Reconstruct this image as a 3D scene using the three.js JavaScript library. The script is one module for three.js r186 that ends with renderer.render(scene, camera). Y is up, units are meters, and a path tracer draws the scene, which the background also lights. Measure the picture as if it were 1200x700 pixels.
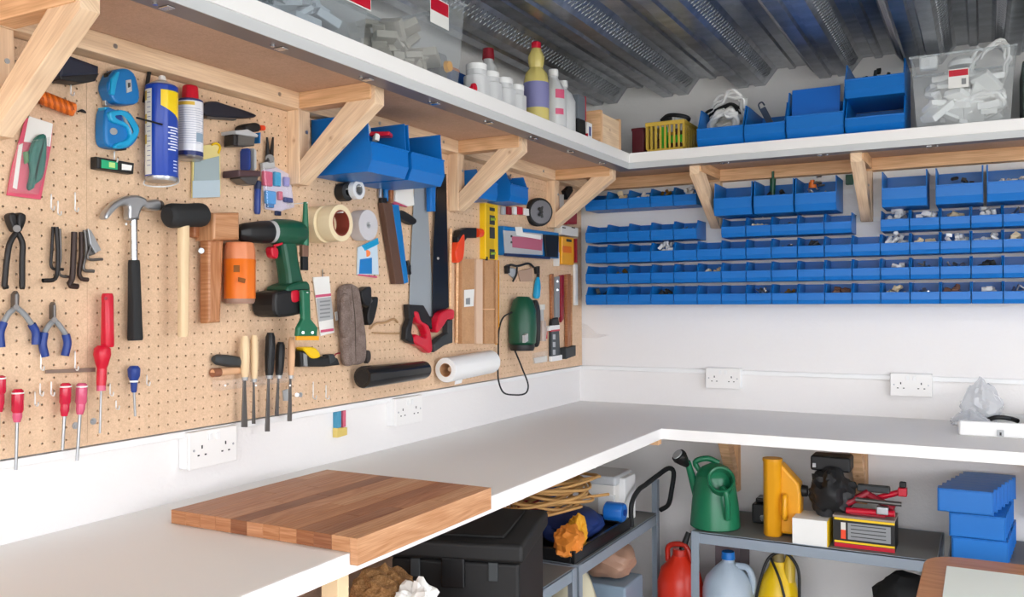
import * as THREE from 'three';
import { mergeGeometries, mergeVertices, toCreasedNormals } from 'three/addons/utils/BufferGeometryUtils.js';
import { RectAreaLightUniformsLib } from 'three/addons/lights/RectAreaLightUniformsLib.js';
import { RoundedBoxGeometry } from 'three/addons/geometries/RoundedBoxGeometry.js';

// ------------------------------------------------------------------ camera, sky, exposure
const scene = new THREE.Scene();
const F = 1026.4856;                                    // focal length in pixels of the 1200 x 700 frame
const camera = new THREE.PerspectiveCamera(2 * Math.atan(350 / F) * 180 / Math.PI, 1200 / 700, 0.05, 200);
const DEG = Math.PI / 180;
camera.rotation.set(0.23784 * DEG, 28.32889 * DEG, -0.29419 * DEG, 'YXZ');
camera.position.set(1.64347, 1.37596, 3.70524);
camera.updateMatrixWorld(true);
scene.add(camera);
const renderer = new THREE.WebGLRenderer({ antialias: true });
renderer.toneMapping = THREE.LinearToneMapping;
renderer.toneMappingExposure = 0.95;
renderer.shadowMap.enabled = true;
const LAMP = 30;                                        // strip lights, built with the ceiling below
{ // bright hazy daylight sky
  const w = 128, h = 64, d = new Float32Array(w * h * 4);
  for (let j = 0; j < h; j++) for (let i = 0; i < w; i++) {
    const up = Math.max(0, ((j + .5) / h - .5) * 2), k = 1 - up;
    const o = (j * w + i) * 4, L = SKY();
    d[o] = L * (0.86 + .14 * k * k); d[o + 1] = L * (0.94 + .06 * k * k); d[o + 2] = L * 1.06; d[o + 3] = 1;
  }
  function SKY() { return 7.2; }
  const t = new THREE.DataTexture(d, w, h, THREE.RGBAFormat, THREE.FloatType);
  t.mapping = THREE.EquirectangularReflectionMapping; t.magFilter = t.minFilter = THREE.LinearFilter; t.needsUpdate = true;
  scene.background = t;
}

// ------------------------------------------------------------------ helpers
const V3 = (x, y, z) => new THREE.Vector3(x, y, z);
let seed = 7; const rnd = () => { seed = (seed * 1664525 + 1013904223) >>> 0; return seed / 4294967296; };
const rr = (a, b) => a + (b - a) * rnd();
function ray(px, py) { return V3((px - 600) / F, -(py - 350) / F, -1).applyQuaternion(camera.quaternion); }
function onPlane(ax, v, px, py) { const d = ray(px, py), t = (v - camera.position[ax]) / d[ax]; return camera.position.clone().addScaledVector(d, t); }
const PF = 0.022;                                       // face of the pegboard, metres from the left wall
const L = (px, py, off = 0) => onPlane('x', PF + off, px, py);   // a point at that distance in front of the pegboard
const B = (px, py, z = 0) => onPlane('z', z, px, py);
const H = (px, py, y) => onPlane('y', y, px, py);
const taken = {};
function numbered(n) { if (taken[n] === undefined) { taken[n] = 0; return n; } taken[n]++; return n + '_' + String(taken[n]).padStart(3, '0'); }
function fin(o) { o.traverse(m => { if (m.isMesh) { m.castShadow = m.receiveShadow = true; } }); return o; }
function tag(o, label, category, group, kind) { o.userData = { ...o.userData, label, category }; if (group) o.userData.group = group; if (kind) o.userData.kind = kind; return o; }
function thing(name, label, category, pos = [0, 0, 0], turn = 0, group) {
  const o = new THREE.Group(); o.name = numbered(name); o.position.set(...(pos.isVector3 ? pos.toArray() : pos)); o.rotation.y = turn;
  tag(o, label, category, group); scene.add(o); o.updateMatrixWorld(true); return o;
}
function part(parent, name, geo, mat) { const m = new THREE.Mesh(geo, mat); m.name = name; m.castShadow = m.receiveShadow = true; parent.add(m); return m; }
function solo(name, label, category, geo, mat, pos = [0, 0, 0], turn = 0, group) {
  const m = new THREE.Mesh(geo, mat); m.name = numbered(name); m.position.set(...(pos.isVector3 ? pos.toArray() : pos)); m.rotation.y = turn;
  m.castShadow = m.receiveShadow = true; tag(m, label, category, group); scene.add(m); return m;
}
function struct(name, geo, mat, parent) { const m = new THREE.Mesh(geo, mat); m.name = parent ? name : numbered(name); m.castShadow = m.receiveShadow = true; if (!parent) m.userData.kind = 'structure'; (parent || scene).add(m); return m; }
const mg = a => { const flat = a.map(g => { const q = g.index ? g.toNonIndexed() : g; for (const k of Object.keys(q.attributes)) if (!['position', 'normal', 'uv'].includes(k)) q.deleteAttribute(k); return q; }); return mergeGeometries(flat); };
function boxUV(g, along) { // uv in metres from the dominant normal; along = axis that carries the grain
  const q = g.index ? g.toNonIndexed() : g, p = q.attributes.position, n = q.attributes.normal, uv = new Float32Array(p.count * 2), ox = rnd() * 3, oy = rnd() * 3;
  for (let i = 0; i < p.count; i++) {
    const c = [p.getX(i), p.getY(i), p.getZ(i)], a = [Math.abs(n.getX(i)), Math.abs(n.getY(i)), Math.abs(n.getZ(i))];
    const m = a[0] >= a[1] && a[0] >= a[2] ? 0 : a[1] >= a[2] ? 1 : 2; let ax = [0, 1, 2].filter(k => k !== m);
    if (along !== undefined && ax[1] === along) ax = [ax[1], ax[0]];
    uv[2 * i] = c[ax[0]] + ox; uv[2 * i + 1] = c[ax[1]] + oy;
  }
  q.setAttribute('uv', new THREE.BufferAttribute(uv, 2)); return q;
}
function bx(x0, y0, z0, x1, y1, z1, r = 0, along) { // box from corner to corner, edges rounded by r
  const w = Math.abs(x1 - x0), h = Math.abs(y1 - y0), d = Math.abs(z1 - z0);
  const g = r > 0 ? new RoundedBoxGeometry(w, h, d, 1, Math.min(r, w / 2.1, h / 2.1, d / 2.1)) : new THREE.BoxGeometry(w, h, d);
  g.translate((x0 + x1) / 2, (y0 + y1) / 2, (z0 + z1) / 2); return boxUV(g, along);
}
function cyl(a, b, r0, r1 = r0, seg = 14) { // tapered rod between two points
  const d = V3().subVectors(b, a), len = d.length(), g = new THREE.CylinderGeometry(r1, r0, len, seg);
  g.applyQuaternion(new THREE.Quaternion().setFromUnitVectors(V3(0, 1, 0), d.normalize())); g.translate((a.x + b.x) / 2, (a.y + b.y) / 2, (a.z + b.z) / 2); return g;
}
function lathe(a, b, prof, seg = 20, phi = Math.PI) { // revolve [[s, r] ...] about the axis a -> b; s runs 0..1
  const d = V3().subVectors(b, a), len = d.length(), pts = [];
  if (prof[0][1] > 0) pts.push(new THREE.Vector2(1e-5, prof[0][0] * len));
  for (const [s, r] of prof) pts.push(new THREE.Vector2(Math.max(r, 1e-5), s * len));
  if (prof[prof.length - 1][1] > 0) pts.push(new THREE.Vector2(1e-5, prof[prof.length - 1][0] * len));
  let g = new THREE.LatheGeometry(pts, seg, phi);
  { const uv = g.attributes.uv, p = g.attributes.position; for (let i = 0; i < uv.count; i++) uv.setY(i, p.getY(i) / len); }
  g = toCreasedNormals(g, 0.7);
  g.applyQuaternion(new THREE.Quaternion().setFromUnitVectors(V3(0, 1, 0), d.normalize())); g.translate(a.x, a.y, a.z); return g;
}
function tubeG(pts, r, seg = 8, n = 0, closed = false) { return new THREE.TubeGeometry(new THREE.CatmullRomCurve3(pts, closed, 'centripetal'), n || Math.max(8, pts.length * 5), r, seg, closed); }
function extr(pts, z0, th, bev = 0.001, holes = []) { // outline in xy, thickness along z
  const s = new THREE.Shape(pts.map(p => new THREE.Vector2(p.x, p.y)));
  for (const h of holes) s.holes.push(new THREE.Path(h.map(p => new THREE.Vector2(p.x, p.y))));
  bev = Math.min(bev, th / 2.2);
  const g = new THREE.ExtrudeGeometry(s, { depth: th - 2 * bev, bevelEnabled: bev > 0, bevelThickness: bev, bevelSize: bev, bevelOffset: -bev, bevelSegments: 2, curveSegments: 8, steps: 1 });
  g.translate(0, 0, z0 + bev); return g;
}
function smooth(pts, n = 4) { return new THREE.CatmullRomCurve3(pts.map(p => V3(p.x, p.y, 0)), true, 'catmullrom', .5).getPoints(pts.length * n).slice(0, -1); }

// a thing on a wall: side 'L' pegboard wall, 'B' back wall.  Its own axes: x to the right along the wall, y up, z out of the wall
function T(side, name, label, category, px, py, group) {
  const p = side === 'L' ? L(px, py, 0) : B(px, py, 0);
  const g = thing(name, label, category, p, side === 'L' ? Math.PI / 2 : 0, group);
  const at = (x, y, off = 0) => g.worldToLocal(side === 'L' ? L(x, y, off) : B(x, y, off));
  const k = camera.worldToLocal(p.clone()).z / -F;      // metres per pixel at that place
  const t = { g, at, k };
  t.poly = (nm, mat, pts, off, th, bev = .0015, sm = false, holes = [], par = g) => {
    // traced outlines include the flank that shows: the left edge is read at the back of the piece, the right edge at its front
    const xs = pts.map(q => q[0]), xa = Math.min(...xs), xb = Math.max(...xs), dep = x => off + th * (side === 'L' && th > .006 ? (.55 + .45 * Math.max(0, Math.min(1, (x - xa) / (xb - xa)))) : 1);
    let P = pts.map(q => at(q[0], q[1], dep(q[0]))); if (sm) P = smooth(P);
    const geo = extr(P, off, th, bev, holes.map(h => { const hh = h.map(q => at(q[0], q[1], dep(q[0]))); return sm ? smooth(hh) : hh; }));
    if (mat.map) { geo.computeBoundingBox(); const s = geo.boundingBox.getSize(V3()), uv = geo.attributes.uv; if (s.y > s.x) for (let i = 0; i < uv.count; i++) uv.setXY(i, uv.getY(i), uv.getX(i)); }
    return part(par, nm, geo, mat);
  };
  t.rod = (nm, mat, a, b, off, r0, r1 = r0, par = g) => part(par, nm, cyl(at(a[0], a[1], off), at(b[0], b[1], b[2] ?? off), r0 * k, r1 * k), mat);
  t.lath = (nm, mat, a, b, off, prof, par = g, seg = 20) => part(par, nm, lathe(at(a[0], a[1], off), at(b[0], b[1], b[2] ?? off), prof.map(q => [q[0], q[1] * k]), seg), mat);
  t.tube = (nm, mat, pts, r, par = g, n = 0) => part(par, nm, tubeG(pts.map(q => at(q[0], q[1], q[2])), r, 8, n), mat);
  t.box = (nm, mat, x0, y0, x1, y1, off, th, r = .002, par = g) => { const a = at(x0, y0, off + (side === 'L' && th > .006 ? .55 * th : th)), b = at(x1, y1, off + th); return part(par, nm, bx(a.x, a.y, off, b.x, b.y, off + th, r), mat); };
  return t;
}

// ------------------------------------------------------------------ textures and materials
function lattice(n, s) { const a = new Float32Array(n * n); let q = s; for (let i = 0; i < n * n; i++) { q = (q * 1664525 + 1013904223) >>> 0; a[i] = q / 4294967296; } return a; }
function noiseFn(n, s, nx = n) { const a = lattice(n, s), sm = t => t * t * (3 - 2 * t); return (x, y) => { const xi = Math.floor(x), yi = Math.floor(y), fx = sm(x - xi), fy = sm(y - yi), m = v => ((v % n) + n) % n, h = v => ((v % nx) + nx) % nx, A = a[m(yi) * n + h(xi)], Bq = a[m(yi) * n + h(xi + 1)], C = a[m(yi + 1) * n + h(xi)], D = a[m(yi + 1) * n + h(xi + 1)]; return (A + (Bq - A) * fx) * (1 - fy) + (C + (D - C) * fx) * fy; }; }
function tex(n, fn, metres, srgb = true) {
  const d = new Uint8Array(n * n * 4);
  for (let j = 0; j < n; j++) for (let i = 0; i < n; i++) { const c = fn(i / n, j / n), o = (j * n + i) * 4; d[o] = Math.max(0, Math.min(255, c[0])); d[o + 1] = Math.max(0, Math.min(255, c[1])); d[o + 2] = Math.max(0, Math.min(255, c[2])); d[o + 3] = 255; }
  const t = new THREE.DataTexture(d, n, n); t.wrapS = t.wrapT = THREE.RepeatWrapping; t.magFilter = THREE.LinearFilter; t.minFilter = THREE.LinearMipmapLinearFilter; t.generateMipmaps = true;
  if (srgb) t.colorSpace = THREE.SRGBColorSpace; t.repeat.set(1 / metres, 1 / metres); t.needsUpdate = true; return t;
}
const n8 = noiseFn(8, 11), n16 = noiseFn(16, 5), n64 = noiseFn(64, 3), n128 = noiseFn(128, 9), n256 = noiseFn(256, 21), nLong = noiseFn(8, 31, 2), nLong2 = noiseFn(16, 37, 3), nGrain = noiseFn(256, 41, 10);
function woodTex(base, amp, rings, s = 512, metres = .5, knots = 0) { // grain runs along u
  return tex(s, (u, v) => {
    let w = nLong(u * 2, v * 8) * .9 + nLong2(u * 3, v * 16) * .3;
    for (let k = 0; k < knots; k++) { const kx = (k * .37 + .21) % 1, ky = (k * .61 + .34) % 1, dd = Math.hypot((u - kx) * 1.0, (v - ky) * 2.4); w += .4 * Math.exp(-dd * dd * 1500); }
    const g = .5 + .5 * Math.sin((v * rings + w * 2.6) * 6.2832), f = nGrain(u * 10, v * 256), m = (g - .5) * amp * .55 + (f - .5) * amp * .9 + (nLong(u * 2 + 1, v * 8 + 3) - .5) * amp * .7;
    let kn = 0; for (let k = 0; k < knots; k++) { const kx = (k * .37 + .21) % 1, ky = (k * .61 + .34) % 1, dd = Math.hypot((u - kx), (v - ky)); kn += Math.exp(-dd * dd * 9000); }
    return [base[0] + m * 1.0 - kn * 40, base[1] + m * 1.15 - kn * 50, base[2] + m * 1.2 - kn * 50];
  }, metres);
}
const M = {};
const std = (c, r = .5, o = {}) => new THREE.MeshStandardMaterial({ color: c, roughness: r, metalness: 0, ...o });
const speck = (base, a, b, n = 512) => (u, v) => { const m = (n256(u * 256, v * 256) - .5) * a + (n64(u * 64, v * 64) - .5) * a * .5 + (n8(u * 8, v * 8) - .5) * b; return [base[0] + m, base[1] + m, base[2] + m]; };
const bumpFine = tex(256, (u, v) => { const g = 128 + (n128(u * 128, v * 128) - .5) * 120 + (n16(u * 16, v * 16) - .5) * 90; return [g, g, g]; }, .6, false);
M.pine = new THREE.MeshStandardMaterial({ map: woodTex([238, 207, 172], 22, 7, 512, .45, 2), roughness: .62 });
M.pine2 = new THREE.MeshStandardMaterial({ map: woodTex([234, 188, 142], 26, 8, 512, .45, 2), roughness: .62 });
M.peg = new THREE.MeshStandardMaterial({ map: tex(512, speck([222, 189, 156], 18, 8), .5), roughness: .7 });
M.mdf = new THREE.MeshStandardMaterial({ map: tex(512, speck([206, 170, 144], 14, 8), .5), roughness: .78 });
M.wall = std('#eceae8', .72, { bumpMap: bumpFine, bumpScale: .0012 });
M.lam = std('#efede9', .5); M.lamEdge = std('#f4f3f1', .38); M.lip = std('#c9cccd', .45); M.lipMetal = std('#8b8280', .42, { metalness: .4 });
M.ply = std('#f0efec', .4);
M.galv = new THREE.MeshStandardMaterial({ map: tex(256, (u, v) => { const m = (n64(u * 64, v * 64) - .5) * 12 + (nLong2(u * 3, v * 16) - .5) * 30; return [168 + m, 172 + m, 178 + m]; }, .5), roughness: .3, metalness: 1 });
M.steel = std('#b9bcc0', .28, { metalness: .9 }); M.chrome = std('#c9cbcd', .22, { metalness: 1 }); M.blade = std('#a6a8aa', .38, { metalness: .85 }); M.handleWood = std('#e6cba2', .55); M.handlePink = std('#dcae86', .55); M.darkSteel = std('#6d6a68', .4, { metalness: .8 }); M.blackSteel = std('#2c2a2a', .45, { metalness: .5 });
M.black = std('#121315', .5); M.rubber = std('#1e2022', .75); M.blackGloss = std('#17181a', .25); M.charcoal = std('#34383a', .6);
M.blue = std('#0070c6', .4); M.blueDark = std('#084a98', .4); M.navy = std('#1c2b52', .45); M.navyB = std('#1b3a86', .4);
M.red = std('#c8102e', .32); M.redDeep = std('#8f1426', .45); M.pink = std('#d4587c', .4); M.orange = std('#e8741a', .45); M.orangeRed = std('#ee4a22', .4);
M.yellow = std('#f2c80f', .38); M.yellowWarm = std('#f0a81c', .33); M.cream = std('#ead9b4', .6); M.white = std('#eeefee', .4); M.paper = std('#efefeb', .7); M.offwhite = std('#dcdad4', .55);
M.green = std('#0d4e37', .4); M.greenLight = std('#15694a', .38); M.canGreen = std('#1d7550', .34); M.tan = std('#c79a5e', .7); M.cyan = std('#17a0d4', .35); M.tapeBlue = std('#0d74ba', .38); M.grey = std('#8d9092', .5); M.greyLight = std('#b6b9bb', .5);
M.rack = std('#96a2ae', .45, { metalness: .25 }); M.rackTop = std('#6f6f6e', .6); M.gloveGrey = new THREE.MeshStandardMaterial({ map: tex(256, speck([124, 108, 100], 50, 24), .12), roughness: .9 });
M.clear = new THREE.MeshPhysicalMaterial({ color: '#f6f9fa', roughness: .14, transmission: .86, thickness: 0, ior: 1.45 });
M.filmFrost = new THREE.MeshPhysicalMaterial({ color: '#eef0f2', roughness: .3, transmission: .7, thickness: 0, ior: 1.4, side: THREE.DoubleSide });
M.film = new THREE.MeshPhysicalMaterial({ color: '#ffffff', roughness: .08, transmission: .95, thickness: 0, ior: 1.4, side: THREE.DoubleSide });
M.screwdriver = new THREE.MeshPhysicalMaterial({ color: '#c01c3e', roughness: .12, transmission: .35, thickness: .01, ior: 1.49, attenuationColor: new THREE.Color('#c8203e'), attenuationDistance: .02 });
M.redPlastic = std('#c21b3c', .2); M.pinkClear = std('#cf5878', .2);
M.concrete = std('#a8a49d', .85, { bumpMap: bumpFine, bumpScale: .002 });
M.yard = std('#b9b4a8', .9);
M.cardboard = new THREE.MeshStandardMaterial({ map: tex(256, speck([196, 150, 108], 18, 14), .3), roughness: .8 });
M.beech = ['#b98058', '#a56b45', '#c08c63', '#8f5a3a', '#b47a50', '#9c6440'].map((c, i) => { const k = new THREE.Color(c), b = [k.r, k.g, k.b].map(x => 255 * (x <= .0031308 ? 12.92 * x : 1.055 * Math.pow(x, 1 / 2.4) - .055)); return new THREE.MeshStandardMaterial({ map: woodTex(b, 26, 14 + i * 3, 256, .3), roughness: .45 }); });
function canvasTex(w, h, draw) { const c = document.createElement('canvas'); c.width = w; c.height = h; draw(c.getContext('2d'), w, h); const t = new THREE.CanvasTexture(c); t.colorSpace = THREE.SRGBColorSpace; return t; }

// ------------------------------------------------------------------ the room
const RX = 4.4, RZ = 6.0, CY = 2.272, CU = 2.335;
struct('floor', bx(-.2, -.12, -.2, RX + .2, 0, RZ + .2), M.concrete);
struct('wall_left', bx(-.2, 0, -.2, 0, 2.36, RZ + .2), M.wall);
struct('wall_back', bx(0, 0, -.2, RX, 2.36, 0), M.wall);
// right wall with a wide door opening, front wall with the open garage doorway behind the camera
struct('wall_right', mg([bx(RX, 0, -.2, RX + .2, 2.36, 1.3), bx(RX, 0, 5.4, RX + .2, 2.36, RZ + .2), bx(RX, 2.16, 1.3, RX + .2, 2.36, 5.4)]), M.wall);
struct('wall_front', mg([bx(0, 0, RZ, .5, 2.36, RZ + .2), bx(RX - .4, 0, RZ, RX, 2.36, RZ + .2), bx(.5, 2.16, RZ, RX - .4, 2.36, RZ + .2)]), M.wall);
struct('yard_ground', bx(-40, -.2, -40, 60, -.125, 60), M.yard);
{ // trapezoidal steel deck, ribs running from front to back
  const prof = [], pitch = .329, x0 = .2985 - pitch * 2;
  for (let k = 0; k < 16; k++) {
    const c = x0 + pitch * k; // centre of a raised flute
    prof.push([c - .108, CY], [c - .058, CU], [c - .018, CU], [c - .012, CU - .009], [c + .012, CU - .009], [c + .018, CU], [c + .058, CU], [c + .108, CY]);
    prof.push([c + .150, CY], [c + .156, CY + .010], [c + .173, CY + .010], [c + .179, CY]);
  }
  const cl = prof.filter(p => p[0] > -.19 && p[0] < RX + .19);
  const pts = [...cl.map(p => ({ x: p[0], y: p[1] })), ...cl.slice().reverse().map(p => ({ x: p[0], y: p[1] + .004 }))];
  const g = extr(pts, 0, RZ + .2, 0); g.translate(0, 0, -.1);
  const deck = struct('ceiling', boxUV(g), M.galv);
  // rolled dimples on the sloping webs
  const dg = new THREE.SphereGeometry(1, 6, 4); dg.scale(.012, .0035, .004);
  const list = [];
  for (let k = 1; k < 8; k++) for (const s of [-1, 1]) for (const row of [-.014, .0, .014]) for (let z = .06; z < 3.6; z += .026)
    list.push([x0 + pitch * k + s * (.083 + row * .62), (CY + CU) / 2 - row * .78, z + (row ? .013 : 0), s]);
  const im = new THREE.InstancedMesh(dg, M.galv, list.length), m4 = new THREE.Matrix4(), q = new THREE.Quaternion();
  list.forEach(([x, y, z, s], i) => { q.setFromAxisAngle(V3(0, 0, 1), -s * .9).multiply(new THREE.Quaternion().setFromAxisAngle(V3(0, 1, 0), .5)); m4.compose(V3(x, y - .0006, z), q, V3(1, 1, 1)); im.setMatrixAt(i, m4); });
  im.name = 'web_dimples'; im.userData.kind = 'stuff'; im.castShadow = im.receiveShadow = true; deck.add(im);
  struct('roof_slab', bx(-.2, 2.36, -.2, RX + .2, 2.46, RZ + .2), M.concrete);
}
// two strip lights under the steel deck, behind and beside the camera
RectAreaLightUniformsLib.init();
function stripLight(label, x, z) {
  const t = thing('strip_light', label, 'ceiling light', [x, CY - .06, z]);
  part(t, 'housing', bx(-.62, .012, -.05, .62, .06, .05, .006), M.white);
  part(t, 'diffuser', bx(-.60, -.004, -.042, .60, .012, .042, .006), new THREE.MeshStandardMaterial({ color: '#ffffff', emissive: '#fffaf4', emissiveIntensity: 6, roughness: .5 }));
  const l = new THREE.RectAreaLight('#fffaf4', LAMP, 1.2, .084); l.position.set(0, -.006, 0); l.rotation.x = -Math.PI / 2; t.add(l);
}
stripLight('long ceiling strip light over the middle of the workshop', 1.8, 2.0);
stripLight('long ceiling strip light near the open doorway', 1.9, 4.7);
// cable trunking along both walls
struct('trim_1', mg([bx(0, 1.066, .018, .018, 1.082, 5, .002)]), M.white);
struct('trim_2', mg([bx(.0, 1.066, 0, RX, 1.084, .016, .002)]), M.white);

// ------------------------------------------------------------------ worktop, shelf, joinery
const CT = .92, CD1 = .62, CD2 = .684, SH = 1.97, SD = .392;
function lshape(d1, d2, zEnd, xEnd, y0, y1, bev) { // L outline seen from above, extruded upwards
  const s = [[0, 0], [xEnd, 0], [xEnd, d2], [d1, d2], [d1, zEnd], [0, zEnd]].map(([x, z]) => ({ x, y: -z }));
  const g = extr(s, 0, y1 - y0, bev); g.rotateX(-Math.PI / 2); g.translate(0, y0, 0); return g;
}
{
  const t = thing('worktop', 'long white laminate worktop running along both walls and around the corner', 'worktop', [0, 0, 0]);
  part(t, 'top', lshape(CD1, CD2, 4.6, 3.6, CT - .038, CT, .0015), M.lam);
  part(t, 'front_edging', mg([bx(CD1 - .001, CT - .0385, CD2, CD1 + .002, CT - .0005, 4.6, .0008), bx(CD1, CT - .0385, CD2 - .001, 3.6, CT - .0005, CD2 + .002, .0008)]), M.lamEdge);
  const s = thing('wall_shelf', 'deep white edged shelf with brown underside running along both walls', 'shelf', [0, 0, 0]);
  part(s, 'board', lshape(SD, SD, 4.6, 3.6, SH - .036, SH, .001), M.lam);
  part(s, 'front_edging', mg([bx(SD - .002, SH - .038, SD, SD + .003, SH, 4.6, .001), bx(SD, SH - .038, SD - .002, 3.6, SH, SD + .003, .001)]), M.lamEdge);
  part(s, 'underside_panel', lshape(SD - .01, SD - .01, 4.6, 3.6, SH - .040, SH - .036, 0), M.mdf);
  part(s, 'angle_flange', mg([bx(SD - .004, SH - .062, SD - .004, SD - .001, SH - .038, 4.6), bx(SD - .004, SH - .062, SD - .004, 3.6, SH - .038, SD - .001)]), M.lip);
  part(s, 'steel_strip', mg([bx(SD - .060, SH - .062, SD - .004, SD - .004, SH - .059, 4.6), bx(SD - .060, SH - .062, SD - .060, 3.6, SH - .059, SD - .004)]), M.lipMetal);
  for (let i = 0; i < 14; i++) { const z = .58 + i * .29; part(s, 'clip', mg([bx(SD - .046, SH - .066, z, SD - .02, SH - .0615, z + .018, .002), cyl(V3(SD - .033, SH - .0615, z + .034), V3(SD - .033, SH - .066, z + .034), .005)]), M.chrome); }
  for (let i = 0; i < 8; i++) { const x = .75 + i * .36; part(s, 'clip', mg([bx(x, SH - .066, SD - .046, x + .018, SH - .0615, SD - .02, .002), cyl(V3(x + .034, SH - .0615, SD - .033), V3(x + .034, SH - .066, SD - .033), .005)]), M.chrome); }
}
// battens that carry the shelf
const UND = SH - .040;
{ const t = thing('wall_batten', 'pine batten screwed to the pegboard wall under the shelf', 'batten', [0, 0, 0]);
  part(t, 'timber', bx(.0, UND - .044, .05, .064, UND, 4.4, .002, 2), M.pine);
  for (const z of [2.5, 2.02, 1.6, 1.25, .85, .5]) part(t, 'screw', cyl(V3(.0635, UND - .02, z), V3(.0655, UND - .02, z), .005), M.steel); }
solo('wall_batten', 'pine batten on the back wall above the blue bins', 'batten', mg([bx(.068, UND - .05, .0, 3.4, UND, .045, .002, 0)]), M.pine2);
function bracket(label, pos, turn, reach, low) { // triangular timber bracket; own axes: z out of the wall
  const t = thing('shelf_bracket', label, 'bracket', pos, turn, 'timber shelf brackets'), w = .044;
  part(t, 'post', bx(-w / 2, low, 0, w / 2, UND - .044, .04, .002, 1), M.pine);
  part(t, 'arm', bx(-w / 2 - .001, UND - .043, .0425, w / 2 + .001, UND, reach, .002, 2), M.pine2);
  // diagonal brace, cut flat on the post and on the arm
  const s = .06, P = [{ x: .04, y: low }, { x: reach + .012, y: UND - .043 - .012 }, { x: reach + .012, y: UND }, { x: reach - .03, y: UND }, { x: .04, y: low + s }];
  const g = extr(P, -w / 2 + .003, w - .006, .0015); g.rotateY(-Math.PI / 2);
  const n = part(t, 'brace', boxUV(g), M.pine); g.applyMatrix4(new THREE.Matrix4());
  { // grain along the brace
    const p = n.geometry.attributes.position, uv = n.geometry.attributes.uv, dx = reach - .04, dy = UND - low - .06, l = Math.hypot(dx, dy), o = rnd();
    for (let i = 0; i < p.count; i++) { const a = p.getZ(i) * dx / l + p.getY(i) * dy / l, b = -p.getZ(i) * dy / l + p.getY(i) * dx / l; uv.setXY(i, a + o, b + p.getX(i) * .7); }
  }
  for (const y of [low + .14, low + .04]) part(t, 'screw', cyl(V3(.008, y, .0395), V3(.008, y, .0412), .005), M.steel);
  return t;
}
bracket('pine shelf bracket beside the sealed pink blister pack', [PF, 0, 2.735], Math.PI / 2, .275, 1.685);
bracket('pine shelf bracket overlapping the big hanging blue bins', [PF, 0, 1.925], Math.PI / 2, .275, 1.69);
bracket('pine shelf bracket between the saws and the yellow spirit level', [PF, 0, 1.135], Math.PI / 2, .275, 1.69);
bracket('pine shelf bracket beside the wheel in the wall corner', [PF, 0, .365], Math.PI / 2, .285, 1.69);
bracket('pine shelf bracket on the back wall near the corner', [.645, 0, 0], 0, .33, 1.685);
bracket('pine shelf bracket on the back wall between two groups of blue bins', [1.24, 0, 0], 0, .33, 1.685);
// timber under the worktop
function underBracket(label, x) {
  const t = thing('worktop_support', label, 'support', [x, 0, 0], 0, 'timber supports under the worktop');
  part(t, 'post', bx(-.022, .58, 0, .022, CT - .04, .044, .002, 1), M.pine2);
  const g = extr([{ x: .044, y: .6 }, { x: .24, y: CT - .075 }, { x: .24, y: CT - .04 }, { x: .18, y: CT - .04 }, { x: .044, y: .67 }], -.02, .04, .0015); g.rotateY(-Math.PI / 2);
  part(t, 'brace', boxUV(g, 2), M.pine2);
}
underBracket('pine worktop support behind the green watering can', .715);
underBracket('pine worktop support behind the black bag and red jack', 1.215);
underBracket('pine worktop support beside the stacked blue bins', 1.80);
solo('wall_batten', 'pine batten under the left worktop against the wall', 'batten', bx(0, CT - .09, .3, .04, CT - .04, 4.4, .002, 2), M.pine2);
solo('wall_batten', 'pine batten under the far worktop against the wall', 'batten', bx(.05, CT - .09, 0, 3.4, CT - .04, .04, .002, 0), M.pine2);
solo('corner_block', 'small pine block under the inner worktop corner', 'block', bx(.585, CT - .062, .70, .63, CT - .0385, .735, .002, 0), M.pine2, [-.02, 0, -.05]);

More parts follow.
